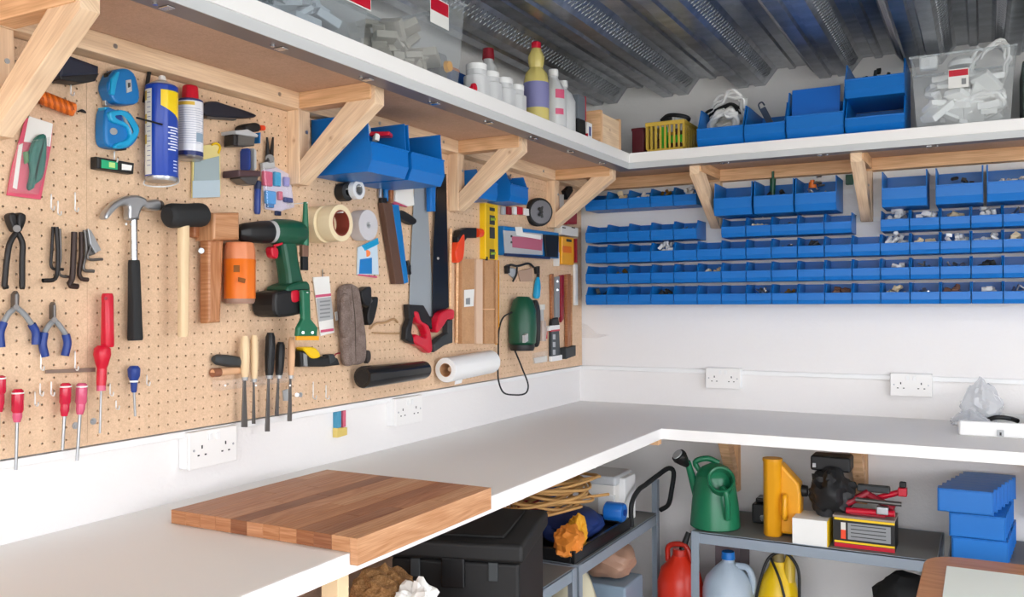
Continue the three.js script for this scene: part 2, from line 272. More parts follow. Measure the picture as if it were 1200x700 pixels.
// ------------------------------------------------------------------ pegboard with real holes
function pegPanel(label, z1, z0, y0, y1) { // from z1 (near) to z0 (far)
  const W = z1 - z0, Hh = y1 - y0, p = .0254, nx = Math.floor(W / p), ny = Math.floor(Hh / p), mx = (W - nx * p) / 2, my = (Hh - ny * p) / 2, r = .0025, th = .005;
  const t = thing('pegboard', label, 'pegboard', [PF, y0, z1], Math.PI / 2);
  const pos = [], nor = [], uv = [], idx = [];
  const v = (x, y, z, nx_, ny_, nz_) => { pos.push(x, y, z); nor.push(nx_, ny_, nz_); uv.push(x, y); return pos.length / 3 - 1; };
  const quad = (x0, y0_, x1, y1_) => { const a = v(x0, y0_, 0, 0, 0, 1), b = v(x1, y0_, 0, 0, 0, 1), c = v(x1, y1_, 0, 0, 0, 1), d = v(x0, y1_, 0, 0, 0, 1); idx.push(a, b, c, a, c, d); };
  const sq = [[1, 0], [1, 1], [0, 1], [-1, 1], [-1, 0], [-1, -1], [0, -1], [1, -1]];
  for (let j = 0; j < ny; j++) for (let i = 0; i < nx; i++) {
    const cx = mx + (i + .5) * p, cy = my + (j + .5) * p, o = [], h = [], w0 = [], w1 = [];
    for (let k = 0; k < 8; k++) {
      const a = k * Math.PI / 4, c = Math.cos(a), s = Math.sin(a);
      o.push(v(cx + sq[k][0] * p / 2, cy + sq[k][1] * p / 2, 0, 0, 0, 1)); h.push(v(cx + c * r, cy + s * r, 0, 0, 0, 1));
      w0.push(v(cx + c * r, cy + s * r, 0, -c, -s, 0)); w1.push(v(cx + c * r, cy + s * r, -th, -c, -s, 0));
    }
    for (let k = 0; k < 8; k++) { const n = (k + 1) % 8; idx.push(o[k], o[n], h[n], o[k], h[n], h[k]); idx.push(w0[k], w0[n], w1[n], w0[k], w1[n], w1[k]); }
  }
  quad(0, 0, mx, Hh); quad(W - mx, 0, W, Hh); quad(mx, 0, W - mx, my); quad(mx, Hh - my, W - mx, Hh);
  const g = new THREE.BufferGeometry();
  g.setAttribute('position', new THREE.Float32BufferAttribute(pos, 3)); g.setAttribute('normal', new THREE.Float32BufferAttribute(nor, 3)); g.setAttribute('uv', new THREE.Float32BufferAttribute(uv, 2)); g.setIndex(idx);
  part(t, 'perforated_sheet', g, M.peg);
  part(t, 'sheet_edge', mg([bx(0, 0, -th, .0015, Hh, -.0002), bx(W - .0015, 0, -th, W, Hh, -.0002), bx(0, 0, -th, W, .0015, -.0002), bx(0, Hh - .0015, -th, W, Hh, -.0002)]), M.peg);
  part(t, 'spacer_batten', mg([bx(.002, .002, -PF + .001, .03, Hh - .1, -th), bx(W - .03, .002, -PF + .001, W - .002, Hh - .1, -th), bx(.05, .03, -PF + .001, W - .05, .06, -th)]), M.pine2);
  return t;
}
const seamZ = L(102, 300).z;
const pegA = pegPanel('big perforated hardboard panel carrying most of the hand tools', seamZ - .0003, .026, 1.086, UND - .046);
const pegB = pegPanel('end panel of perforated hardboard carrying pincers and hex keys', seamZ + 2.0, seamZ + .0003, 1.086, UND - .046);
for (const [px, py, tt] of [[88, 499, pegB], [109, 494, pegA], [640, 421, pegA], [352, 463, pegA]]) {
  const q = tt.worldToLocal(L(px, py, 0)); part(tt, 'screw', mg([cyl(V3(q.x, q.y, 0), V3(q.x, q.y, .0016), .007), cyl(V3(q.x, q.y, .0016), V3(q.x, q.y, .003), .0035)]), M.steel);
}

// ------------------------------------------------------------------ sockets
function socket(label, pos, turn) {
  const t = thing('double_socket', label, 'socket', pos, turn);
  part(t, 'back_box', bx(-.073, -.043, 0, .073, .043, .028, .003), M.white);
  part(t, 'face_plate', bx(-.0735, -.0435, .028, .0735, .0435, .036, .003), M.ply);
  for (const s of [-1, 1]) {
    const c = s * .036;
    part(t, 'pin_holes', mg([bx(c - .002, .002, .0358, c + .002, .010, .0364), bx(c - .0135, -.0145, .0358, c - .0075, -.011, .0364), bx(c + .0075, -.0145, .0358, c + .0135, -.011, .0364)]), M.charcoal);
    part(t, 'rocker_switch', bx(s * .0115 - .0055, .018, .0355, s * .0115 + .0055, .034, .0395, .001), M.white);
    part(t, 'screw', cyl(V3(s * .06, 0, .0355), V3(s * .06, 0, .0366), .003), M.steel);
  }
}
socket('white double socket below the chisels and beside the wooden board', [0, 1.036, 2.214], Math.PI / 2);
socket('white double socket below the black tube', [0, 1.034, 1.412], Math.PI / 2);
socket('white double socket on the back wall near the corner', [.672, 1.05, 0], 0);
socket('white double socket on the back wall beside the clear plastic bag', [1.395, 1.051, 0], 0);
// trunking runs into the sockets are part of the trim

// ------------------------------------------------------------------ butcher-block board on the worktop
{
  const a = 2.44, b = 1.95, z0 = b, z1 = a, x0 = .155, x1 = .6405, y0 = CT, th = .028;
  const t = thing('chopping_board', 'wooden butcher-block board with a front lip hooked over the worktop edge', 'board', [.4, CT + .0005, 2.2]);
  t.rotation.y = 0.0; t.updateMatrixWorld(true);
  const n = 11, w = (x1 - x0 - .0175) / n, tone = [2, 4, 0, 4, 3, 0, 2, 4, 5, 1, 2];
  for (let i = 0; i < n; i++) { // staves run along the worktop, each made of two lengths
    const xs = x0 + i * w - .4, cut = z0 + (z1 - z0) * (.25 + .5 * ((i * .618) % 1)) - 2.2;
    part(t, 'stave', bx(xs, 0, z0 - 2.2, xs + w - .0004, th, cut - .0002, .0008, 2), M.beech[tone[i]]);
    part(t, 'stave', bx(xs, 0, cut + .0002, xs + w - .0004, th, z1 - 2.2, .0008, 2), M.beech[i === 4 ? 3 : (tone[i] + (i % 3 ? 0 : 2)) % 6]);
  }
  part(t, 'front_lip', bx(x1 - .0175 - .4, -.022, z0 - 2.2, x1 - .4, th, z1 - 2.2, .001, 2), M.beech[2]);
}

// ------------------------------------------------------------------ blue storage bins
function binGeo(w, h, d, t = .003, lip = .6, sc = .8) { // back at z = 0, mouth at z = d, base at y = 0
  const side = [[0, 0], [d * .93, 0], [d, h * .2], [d * .985, h * lip], [d * .955, h * (lip + .02)], [d * (sc * .6 + .38), h * (lip * .4 + .6)], [d * sc, h], [0, h]].map(([z, y]) => ({ x: -z, y }));
  const mk = x => { const g = extr(side, 0, t, .0006); g.rotateY(Math.PI / 2); g.translate(x, 0, 0); return g; };
  // floor, front and back as one bent strip
  const o = [[0, h * .99], [0, 0], [d * .93, 0], [d, h * .2], [d * .985, h * lip]], i = [[d * .985 - t, h * lip], [d - t * 1.1, h * .2 + t * .4], [d * .93 - t * .4, t], [t, t], [t, h * .99]];
  const u = extr([...o, ...i].map(([z, y]) => ({ x: -z, y })), 0, w - .001, .0005); u.rotateY(Math.PI / 2); u.translate(-w / 2 + .0005, 0, 0);
  const rim = [bx(-w / 2 - .001, h - .004, 0, -w / 2 + t + .001, h, d * sc, .001), bx(w / 2 - t - .001, h - .004, 0, w / 2 + .001, h, d * sc, .001), bx(-w / 2, h * lip - .004, d * .985 - t, w / 2, h * lip + .001, d * .985 + .003, .001)];
  return mg([mk(-w / 2), mk(w / 2 - t), u, ...rim]);
}
const ROWY = [1.362, 1.454, 1.546, 1.636], BW = .1005, BX0 = .095, BH = .08, BDp = .145;
const smallBin = binGeo(.098, BH, BDp, .003, .54), bigBin = binGeo(.152, .132, .19, .0035, .52, .9), midBin = binGeo(.098, .078, BDp, .003, .54);
const rowName = ['lowest row', 'second row from the worktop', 'third row from the worktop', 'fourth row from the worktop'];
function rail(label, x0, x1, y) { solo('bin_rail', label, 'rail', bx(x0, y, 0, x1, y + .018, .006, .001), M.white, [0, 0, 0], 0, 'white rails the bins hang from'); }
rail('white steel rail behind the lowest row of bins', .05, 3.0, ROWY[0] + .05); rail('white steel rail behind the second row of bins', .05, 3.0, ROWY[1] + .05);
rail('white steel rail behind the third row of bins', .05, 3.0, ROWY[2] + .05); rail('white steel rail behind the fourth row of bins', .05, 3.0, ROWY[3] + .05);
// loose contents: heaps nobody could count
const heapLib = {
  white: [M.white, () => rnd() < .5 ? bx(-.009, -.007, -.01, .009, .007, .01, .002) : cyl(V3(-.012, 0, 0), V3(.012, 0, 0), .008)],
  dark: [M.charcoal, () => rnd() < .5 ? bx(-.012, -.006, -.008, .012, .006, .008, .002) : cyl(V3(-.014, 0, 0), V3(.014, 0, 0), .006)],
  metal: [M.steel, () => rnd() < .6 ? cyl(V3(-.014, 0, 0), V3(.014, 0, 0), .0035) : cyl(V3(0, -.003, 0), V3(0, .003, 0), .009)],
  brass: [std('#9a7a3c', .4, { metalness: .6 }), () => cyl(V3(-.008, 0, 0), V3(.008, 0, 0), .007)],
  cream: [M.cream, () => bx(-.01, -.006, -.012, .01, .006, .012, .003)],
  brown: [std('#7a5644', .6), () => bx(-.014, -.008, -.012, .014, .008, .012, .004)],
};
function heap(kind, label, x, y, z, w, d, hgt, n = 26, cat = 'fittings') {
  const [mat, mk] = heapLib[kind], a = [];
  for (let i = 0; i < n; i++) {
    const g = mk(), u = rr(-1, 1), v = rr(-1, 1), top = hgt * (1 - .6 * Math.max(u * u, v * v));
    g.applyMatrix4(new THREE.Matrix4().makeRotationFromEuler(new THREE.Euler(rr(0, 6), rr(0, 6), rr(0, 6)))); g.translate(u * w / 2, Math.max(.017, top * rr(.1, 1)), v * d / 2); a.push(g);
  }
  const m = solo('loose_' + kind + '_parts', label, cat, mg(a), mat, [x, y, z]); m.userData.kind = 'stuff'; return m;
}
const filled = { // [row, column]: kind, words
  '0,0': ['dark', 'dark clips'], '0,3': ['dark', 'dark plugs'], '0,7': ['metal', 'long bright nails'], '0,8': ['brass', 'brass plumbing pieces'], '0,10': ['brown', 'brown wall plugs'], '0,12': ['cream', 'cream cable clips'], '0,13': ['metal', 'shiny screws'], '0,14': ['brown', 'coppery pipe clips'], '0,15': ['white', 'white socket parts'], '0,16': ['metal', 'steel washers'],
  '1,1': ['brass', 'brass hinges'], '1,5': ['cream', 'pale spacers'], '1,12': ['white', 'white wall plates'], '1,13': ['metal', 'steel bolts'], '1,14': ['metal', 'small steel nuts'], '1,15': ['dark', 'black terminals'],
  '2,3': ['white', 'white plastic fittings heaped high'], '2,8': ['metal', 'mixed metal bits'], '2,9': ['dark', 'black screws'], '2,12': ['white', 'white pipe clips'], '2,13': ['cream', 'pink and cream plugs'], '2,14': ['white', 'white switch parts'], '2,15': ['white', 'white end caps'], '2,16': ['cream', 'pale cable ties'],
  '3,4': ['metal', 'coiled chrome springs'], '3,7': ['cream', 'cream connectors'], '3,8': ['metal', 'grey brackets'], '3,12': ['white', 'white switch plates standing up'], '3,13': ['white', 'rounded white cover standing up'], '3,14': ['cream', 'yellowish rollers'], '3,15': ['white', 'white clips in a bag'], '3,16': ['metal', 'bright mixed hardware'],
};
let firstBin = null;
for (let r = 0; r < 4; r++) for (let c = 0; c < 18; c++) {
  const x = BX0 + (c + .5) * BW;
  if (r === 3 && ((c === 5) || c === 11)) continue;      // room for the timber brackets
  const y = ROWY[r], f = filled[r + ',' + c];
  const tone = [M.blue, M.blue, M.blue][(c + r) % 3];
  solo('storage_bin', f ? `small blue bin holding ${f[1]} in the ${rowName[r]}` : `small blue empty-looking bin in the ${rowName[r]} on the back wall`, 'storage bin', r === 3 ? midBin : smallBin, tone, [x, y, .007], 0, f ? 'small blue wall bins' : `small blue bins of the ${rowName[r]}`);
  if (f) heap(f[0], `${f[1]} in a small blue bin of the ${rowName[r]}`, x, y + .004, .08, .074, .08, f[0] === 'white' && (r > 1) ? .088 : .062, 24);
}
// raised bins above the rows
for (let c = 0; c < 5; c++) {
  const x = BX0 + (c + .5) * BW, f = { 1: ['cream', 'greenish offcuts'], 2: ['white', 'white folded wallets'], 3: ['brass', 'yellow pencil stubs'], 4: ['white', 'a white box end'] }[c];
  solo('storage_bin', f ? `small blue bin holding ${f[1]} under the batten in the corner` : 'small blue bin under the batten right beside the corner', 'storage bin', smallBin, M.blue, [x, 1.778, .007], 0, 'small blue bins under the batten');
  if (f) heap(f[0], `${f[1]} in a small bin under the batten`, x, 1.782, .08, .07, .08, .08, 16);
}
rail('white steel rail behind the corner bins under the batten', .05, .62, 1.825);
const bigX = [.757, .917, 1.075, 1.387, 1.567, 1.730], bigF = [null, ['dark', 'dark green bottle brushes'], ['metal', 'tangled metal valves'], null, ['dark', 'black pipe lagging pieces'], ['white', 'white plastic covers']];
bigX.forEach((x, i) => {
  solo('storage_bin', bigF[i] ? `large blue bin holding ${bigF[i][1]} under the back batten` : i ? 'large blue open bin mounted alone beside the farther back-wall bracket' : 'large blue empty bin next to the near-corner back-wall bracket', 'storage bin', bigBin, M.blue, [x, 1.722, .007], 0, 'large blue wall bins');
  if (bigF[i]) heap(bigF[i][0], `${bigF[i][1]} in a large blue wall bin`, x, 1.728, .09, .12, .11, i === 2 ? .14 : .1, 34);
});
rail('white steel rail behind three large bins between the brackets', .68, 1.19, 1.80); rail('white steel rail behind the large bins past the second bracket', 1.3, 3.0, 1.80);
solo('orange_bung', 'orange plastic bung on the metal valves in a large blue bin', 'bung', mg([cyl(V3(0, 0, 0), V3(0, .022, .004), .016, .013), cyl(V3(0, .022, .004), V3(0, .03, .005), .008)]), M.orange, [1.05, 1.822, .10]);
solo('bottle_brush', 'green handled brush standing in a large blue bin', 'brush', mg([cyl(V3(0, 0, 0), V3(.004, .12, 0), .008, .012), cyl(V3(.004, .12, 0), V3(.004, .15, 0), .005)]), M.green, [.89, 1.75, .085]);
solo('wall_thermostat', 'small dark green plastic thermostat box beside the large blue bins', 'thermostat', bx(-.014, -.02, 0, .014, .02, .02, .003), M.green, [1.176, 1.855, 0]);
// large bins hanging on the pegboard
for (const [z, lab] of [[1.772, 'large blue bin with white and red bits hanging on pegboard'], [1.588, 'large blue bin with dark bits hanging on pegboard above the saws']]) {
  const g = binGeo(.17, .155, .205, .0035, .5, .93); solo('storage_bin', lab, 'storage bin', g, M.blue, [PF + .004, 1.722, z], Math.PI / 2, 'large blue bins on the pegboard');
  solo('hanging_rail', z > 1.6 ? 'white rail holding the large blue bin with white bits' : 'white rail holding the large blue bin with dark bits', 'rail', bx(-.08, 0, 0, .08, .02, .004), M.white, [PF, 1.80, z], Math.PI / 2);
}
heap('white', 'white plastic traps heaped in the large blue pegboard bin', PF + .11, 1.727, 1.772, .12, .13, .17, 34);
heap('dark', 'dark bits in the large blue pegboard bin above the saws', PF + .11, 1.727, 1.588, .12, .13, .08, 20);
solo('red_packet', 'red packet lying on white bits in the hanging blue bin', 'packet', bx(-.03, 0, -.02, .03, .012, .02, .004), M.red, [PF + .155, 1.835, 1.745], .4);
{ const g = binGeo(.115, .10, .10, .003, .6), h = binGeo(.14, .105, .10, .003, .6);
  solo('storage_bin', 'blue bin half hidden behind the bracket above the spirit level', 'storage bin', g, M.blue, [PF + .004, 1.735, 1.05], Math.PI / 2, 'small blue bins on the pegboard');
  solo('storage_bin', 'blue bin packed with packets on pegboard beside the wheel', 'storage bin', h, M.blue, [PF + .004, 1.745, .825], Math.PI / 2, 'small blue bins on the pegboard');
  heap('metal', 'shiny packets in the blue pegboard bin beside the wheel', PF + .05, 1.75, .825, .06, .11, .11, 18, 'packets');
}

// ------------------------------------------------------------------ hand tools on the pegboard
{ const t = T('L', 'sanding_block', 'dark navy rubber sanding block tucked under the batten', 'sanding block', 90, 92);
  t.poly('block', std('#1b2236', .5), [[60, 66], [74, 65], [117, 77], [117, 89], [62, 93]], 0, .05, .008); t.poly('sole', M.black, [[62, 90], [117, 86], [112, 95], [97, 98], [64, 95]], .004, .045, .004); }
{ const t = T('L', 'orange_cord_bundle', 'short bundle of twisted orange cord hanging by a black loop', 'cord', 66, 124);
  for (let k = 0; k < 4; k++) { const p = []; for (let i = 0; i <= 26; i++) { const s = i / 26, a = s * 16 + k * 1.57; p.push([48 + s * 36, 114 + s * 14 + Math.sin(a) * 5.5, .018 + Math.cos(a) * .010]); } t.tube('strand', k % 2 ? M.orange : std('#b8550f', .6), p, .0055, t.g, 60); }
  t.lath('end_cap', M.orange, [80, 126], [88, 129], .018, [[0, 7], [.6, 8], [1, 3]]); t.tube('loop', M.black, [[91, 131, .006], [96, 129, .014], [100, 132, .006], [94, 130, .003]], .0018); }
{ const t = T('L', 'blister_pack', 'pink blister pack with a green tool inside hanging beside the bracket', 'blister pack', 34, 225);
  t.poly('card', std('#d9506c', .5), [[30, 138], [62, 146], [60, 172], [48, 234], [8, 229], [14, 195]], .004, .002, .0004);
  t.poly('white_header', M.paper, [[34, 136], [62, 145], [59, 172], [42, 168], [28, 166]], .006, .0008, .0002); t.poly('side_strip', M.paper, [[22, 170], [27, 168], [20, 222], [15, 220]], .006, .0008, .0002);
  t.poly('green_tool', std('#1f6b60', .5), [[42, 162], [55, 158], [56, 182], [51, 208], [42, 216], [34, 223], [36, 200], [34, 182]], .007, .016, .006, true);
  t.poly('green_jaw', std('#4f7f52', .5), [[28, 178], [34, 177], [35, 190], [30, 192]], .007, .01, .003);
  t.poly('bubble', M.film, [[24, 168], [60, 160], [57, 190], [46, 228], [12, 226], [18, 195]], .0075, .022, .006); }
{ const t = T('L', 'tape_measure', 'dark blue tape measure with a round back above the cyan one', 'tape measure', 142, 118);
  t.poly('case', M.tapeBlue, [[128, 86], [138, 81], [152, 82], [161, 94], [163, 120], [134, 122], [124, 112], [121, 100]], 0, .036, .006, true);
  t.poly('bumper', M.cyan, [[130, 92], [137, 84], [141, 84], [137, 98], [134, 112], [128, 110]], .03, .01, .003); t.poly('clip', M.greyLight, [[148, 94], [154, 93], [155, 107], [149, 109]], .036, .003, .001);
  t.poly('clip_slot', M.charcoal, [[150, 97], [153, 97], [153, 102], [150, 103]], .039, .0006, .0002); t.poly('hook', M.steel, [[121, 118], [133, 117], [135, 124], [122, 124]], .004, .012, .001); t.poly('button', M.black, [[124, 86], [132, 83], [130, 92], [124, 96]], .01, .016, .003); }
{ const t = T('L', 'tape_measure', 'cyan tape measure with open loop grip above the green torch', 'tape measure', 138, 172);
  t.poly('case', M.tapeBlue, [[120, 128], [134, 129], [152, 132], [163, 150], [161, 164], [148, 174], [122, 172], [117, 155]], 0, .034, .006, true);
  t.poly('grip_ring', M.cyan, [[128, 131], [148, 130], [162, 146], [163, 158], [150, 172], [134, 174], [136, 168], [148, 164], [152, 156], [146, 148], [132, 144], [127, 138]], .03, .012, .004, true, [[[132, 134], [144, 134], [156, 148], [158, 156], [153, 160], [148, 148], [134, 141]]]);
  t.poly('pad', M.navyB, [[132, 136], [143, 135], [143, 144], [133, 142]], .033, .004, .001); t.poly('blade', M.greyLight, [[144, 135], [148, 138], [157, 157], [153, 158]], .033, .005, .001); t.lath('badge', M.grey, [133, 154], [133.2, 154, .038], .034, [[0, 4], [1, 4]]); t.poly('tab', M.cyan, [[119, 126], [129, 125], [129, 132], [120, 133]], .006, .024, .003); t.poly('foot', M.black, [[138, 171], [150, 170], [148, 176], [139, 176]], .006, .022, .002); }
{ const t = T('L', 'pocket_torch', 'slim black torch with a glowing green window under the tape measures', 'torch', 134, 194);
  t.poly('body', M.black, [[110, 184], [158, 191], [157, 204], [110, 198]], 0, .024, .004); t.poly('window', std('#2fae7c', .25), [[119, 187], [138, 190], [138, 199], [119, 197]], .024, .0015, .0005); t.poly('bright_window', std('#b9e08a', .25), [[128, 190], [135, 191], [135, 197], [128, 196]], .0255, .001, .0003); t.poly('label', M.paper, [[143, 192], [155, 194], [154, 200], [143, 199]], .024, .001, .0003); }
{ // tall blue spray can
  const t = T('L', 'spray_can', 'tall blue aerosol can with a yellow panel and white nozzle', 'spray can', 190, 211);
  const m = new THREE.MeshStandardMaterial({ roughness: .3, map: canvasTex(512, 512, (c, w, h) => {
    c.fillStyle = '#1440a8'; c.fillRect(0, 0, w, h); const X = f => (.14 + f * .5) * w;
    c.fillStyle = '#e8e6dc'; c.fillRect(X(.05), h * .06, X(.30) - X(.05), h * .92); c.fillStyle = '#c8a83a'; for (const y of [.08, .33, .55]) c.fillRect(X(.05), h * y, X(.16) - X(.05), h * .1);
    c.fillStyle = '#5a5f9a'; for (let i = 0; i < 16; i++) c.fillRect(X(.17), h * (.1 + i * .052), X(.27) - X(.17), 3);
    c.fillStyle = '#f4d312'; c.beginPath(); c.moveTo(X(.48), h * .07); c.lineTo(X(1), h * .07); c.lineTo(X(1), h * .4); c.lineTo(X(.78), h * .32); c.lineTo(X(.48), h * .24); c.fill();
    c.fillStyle = '#e9eefb'; for (let i = 0; i < 9; i++) { c.fillRect(X(.62 + (i % 2) * .05), h * (.46 + i * .03), X(.28 - (i % 3) * .04) - X(0), 7); } for (let i = 0; i < 4; i++) c.fillRect(X(.74), h * (.82 + i * .035), X(.12) - X(0), 5);
  }) });
  t.lath('can', m, [189.5, 209], [189.5, 101], .036, [[0, 17.5], [.01, 18], [.985, 18], [1, 16.5]], t.g, 28); t.lath('base_rim', M.steel, [189.5, 213], [189.5, 208], .036, [[0, 17], [.5, 18.4], [1, 18]]); t.lath('shoulder', M.greyLight, [189.5, 103], [189.5, 95], .036, [[0, 17], [.4, 15], [.8, 8], [1, 6]]); t.lath('nozzle', M.white, [190, 96], [190, 89], .036, [[0, 4.5], [.8, 4], [1, 3]]); t.rod('straw', M.black, [160, 138], [190, 146], .074, 1.1);
  const w = T('L', 'wire_cradle', 'white wire cradle under the tall blue aerosol can', 'hook', 190, 216); w.tube('wire', M.white, [[170, 210, 0], [170, 217, .03], [190, 219, .07], [209, 214, .03], [209, 208, 0]], .0016);
}
{ const t = T('L', 'black_brush', 'thin black rod leaning behind the tall blue can', 'rod', 172, 118); t.rod('shaft', M.black, [169, 120], [177, 72], .008, 2.2); t.lath('tip', M.black, [175, 82], [178, 68], .008, [[0, 2], [.5, 3.4], [1, 2.4]]); }
{ const t = T('L', 'spray_can', 'short white aerosol can with a red cap beside the blue one', 'spray can', 223, 188);
  const m = new THREE.MeshStandardMaterial({ roughness: .35, map: canvasTex(256, 256, (c, w, h) => { c.fillStyle = '#26336e'; c.fillRect(0, 0, w, h); c.fillStyle = '#e4e7ee'; c.fillRect(w * .16, h * .05, w * .46, h * .87); c.fillStyle = '#d8b23a'; c.fillRect(w * .18, h * .07, w * .26, h * .06); c.fillStyle = '#9aa4bc'; for (let i = 0; i < 16; i++) c.fillRect(w * .19, h * (.18 + i * .04), w * (.34 + .05 * (i % 3)), 2); c.fillStyle = '#8ea4b8'; c.fillRect(w * .46, h * .6, w * .12, h * .16); }) });
  t.lath('can', m, [223, 184], [223, 117], .03, [[0, 13.5], [.01, 14.3], [.98, 14.3], [1, 12]], t.g, 24); t.lath('base_rim', M.steel, [223, 188], [223, 183], .03, [[0, 12], [.5, 14.5], [1, 14]]); t.lath('cap', M.red, [223, 118], [223, 101], .03, [[0, 9.5], [.9, 8.8], [1, 7.5]]); }
{ const t = T('L', 'wire_brush', 'black handled wire brush lying level beside the white can', 'brush', 266, 132);
  t.poly('handle', std('#191d2c', .5), [[237, 122], [250, 119], [262, 122], [298, 133], [297, 138], [270, 138], [238, 135]], .004, .02, .004, true); t.poly('bristles', M.darkSteel, [[240, 133], [278, 138], [277, 141], [241, 139]], .004, .014, .001); }
{ const t = T('L', 'sandpaper_pack', 'clear pack of pale yellow and blue-grey sanding sheets', 'sandpaper', 243, 230);
  t.poly('sheets', std('#e3d48e', .7), [[226, 172], [258, 168], [259, 228], [226, 232]], .002, .006, .001); t.poly('grey_sheet', std('#9fb0b4', .7), [[228, 190], [257, 183], [258, 230], [227, 231]], .008, .002, .0005); t.poly('fold', std('#b6c8d2', .6), [[226, 212], [258, 211], [258, 231], [226, 232]], .010, .0015, .0004); t.tube('hanger', M.yellow, [[248, 170, .01], [253, 168, .012], [258, 172, .01], [256, 180, .01]], .0025); }
{ const t = T('L', 'hand_plane', 'old grey hand drill with a blue side grip and dark gear wheel', 'hand drill', 290, 212);
  t.poly('gear_housing', std('#6c6a66', .5, { metalness: .5 }), [[270, 155], [300, 157], [299, 171], [270, 172]], .004, .045, .006); t.poly('cover', M.greyLight, [[268, 154], [287, 152], [303, 158], [302, 161], [269, 158]], .004, .05, .002); t.poly('dark_boss', M.blackSteel, [[269, 158], [280, 158], [280, 171], [269, 171]], .02, .034, .004);
  t.poly('motor', M.black, [[283, 148], [296, 144], [305, 146], [304, 154], [284, 154]], .006, .04, .004, true); t.rod('knob', M.orangeRed, [304, 150], [309, 150], .02, 3.2); t.poly('handle_blue', M.navyB, [[287, 174], [294, 174], [294, 200], [287, 200]], .01, .03, .006); t.poly('handle_silver', M.greyLight, [[294, 174], [300, 174], [300, 200], [294, 200]], .01, .028, .006); t.poly('blue_edge', M.tapeBlue, [[301, 156], [306, 155], [305, 168], [301, 168]], .01, .02, .002);
  t.poly('base', std('#4c3438', .5), [[271, 200], [306, 200], [306, 207], [271, 208]], .004, .055, .004); t.poly('base_teeth', M.darkSteel, [[277, 205], [304, 206], [299, 217], [286, 216], [276, 210]], .006, .04, .004); }
{ const t = T('L', 'long_pliers', 'dark long-nose pliers with open jaws beside the bracket post', 'pliers', 316, 192);
  for (const [a, b] of [[[314, 190], [313, 161]], [[317, 190], [320, 161]]]) t.rod('jaw', M.blackSteel, a, b, .012, 3.4, 1.2); t.lath('joint', M.darkSteel, [316, 186, 0], [316.3, 186, .02], 0, [[0, 5], [1, 5]]); t.poly('sleeve', M.greyLight, [[306, 191], [322, 188], [323, 197], [307, 199]], .004, .012, .003); }
{ const t = T('L', 'marker_pen', 'slim navy marker pen hanging below the old drill', 'pen', 302, 248); t.lath('barrel', M.navyB, [301.5, 251], [302, 218], .008, [[0, 3], [.1, 3.8], [.95, 3.8], [1, 3]]); t.lath('cap', M.navy, [302, 222], [302.5, 212], .008, [[0, 4.2], [.9, 4], [1, 2.5]]); }
{ const t = T('L', 'parts_bag', 'clear bag of pink and blue plugs pinned beside the navy pen', 'bag', 325, 246);
  t.poly('backing', std('#d8d0e2', .5), [[306, 196], [322, 195], [340, 205], [345, 243], [328, 248], [311, 245], [309, 220]], .001, .003, .0008);
  t.poly('bag', M.film, [[306, 196], [322, 195], [340, 205], [345, 243], [328, 248], [311, 245], [309, 220]], .003, .018, .004);
  const cs = [[M.pink, 308, 200, 320, 219], [M.cyan, 321, 201, 330, 219], [std('#8f8fd0', .4), 333, 207, 340, 219], [std('#3f9ae0', .35), 311, 223, 324, 240], [M.navyB, 333, 231, 344, 238], [M.pinkClear, 326, 224, 332, 235], [M.tapeBlue, 313, 238, 322, 244]];
  cs.forEach(([m, x0, y0, x1, y1], i) => t.box('plug_card', m, x0, y0, x1, y1, .005, .011, .003));
  t.box('black_tab', M.navy, 323, 247, 330, 253, .002, .01, .002); }

{ // claw hammer
  const t = T('L', 'claw_hammer', 'steel claw hammer with a chromed shaft and black rubber grip', 'hammer', 157, 398);
  t.poly('head', M.steel, [[120, 256], [122, 248], [133, 237], [148, 230], [160, 229], [170, 232], [174, 235], [188, 234], [189, 246], [175, 246], [168, 243], [163, 252], [162, 257], [150, 257], [149, 243], [140, 242], [131, 249], [124, 257]], .012, .022, .005, true);
  t.lath('face', M.darkSteel, [173, 240], [189, 241], .022, [[0, 4.5], [.4, 4.6], [.55, 6], [.95, 6.2], [1, 5.5]]); t.rod('collar', M.black, [156.5, 257], [156.5, 251], .023, 5.6); t.rod('shaft', M.chrome, [157, 308], [156.5, 256], .023, 4.4, 4.2);
  t.lath('grip', M.rubber, [158.5, 399], [157, 305], .023, [[0, 8], [.03, 8.6], [.2, 8], [.5, 7.4], [.96, 6.6], [1, 6]]); t.rod('hanging_peg', M.white, [148, 262], [148, 263, .03], 0, 1.2); }
{ const t = T('L', 'rubber_mallet', 'rubber mallet with black head and pale wooden handle', 'mallet', 214, 394);
  t.lath('head', M.rubber, [195.5, 253], [240, 252], .052, [[0, 10], [.06, 13.2], [.14, 14], [.5, 13.4], [.86, 14], [.94, 13.2], [1, 10]], t.g, 24); t.lath('handle', M.handleWood, [214.5, 395], [215, 262], .052, [[0, 5], [.02, 5.8], [.5, 6], [1, 6.6]]); t.rod('peg', M.white, [198, 266], [198, 266, .03], 0, 1.0); }
{ const t = T('L', 'wooden_mallet', 'square wooden mallet with a copper-brown head and thick handle', 'mallet', 250, 378);
  t.poly('head', M.beech[2], [[240, 250], [281, 249], [281, 281], [240, 282]], .004, .062, .006); t.poly('head_end', M.beech[1], [[224, 252], [239, 246], [240, 281], [225, 278]], .002, .018, .004); t.poly('handle', M.beech[4], [[239, 280], [263, 280], [258, 378], [239, 379]], .012, .03, .007); t.rod('peg', M.steel, [236, 293], [236, 294, .03], 0, 3.2); }
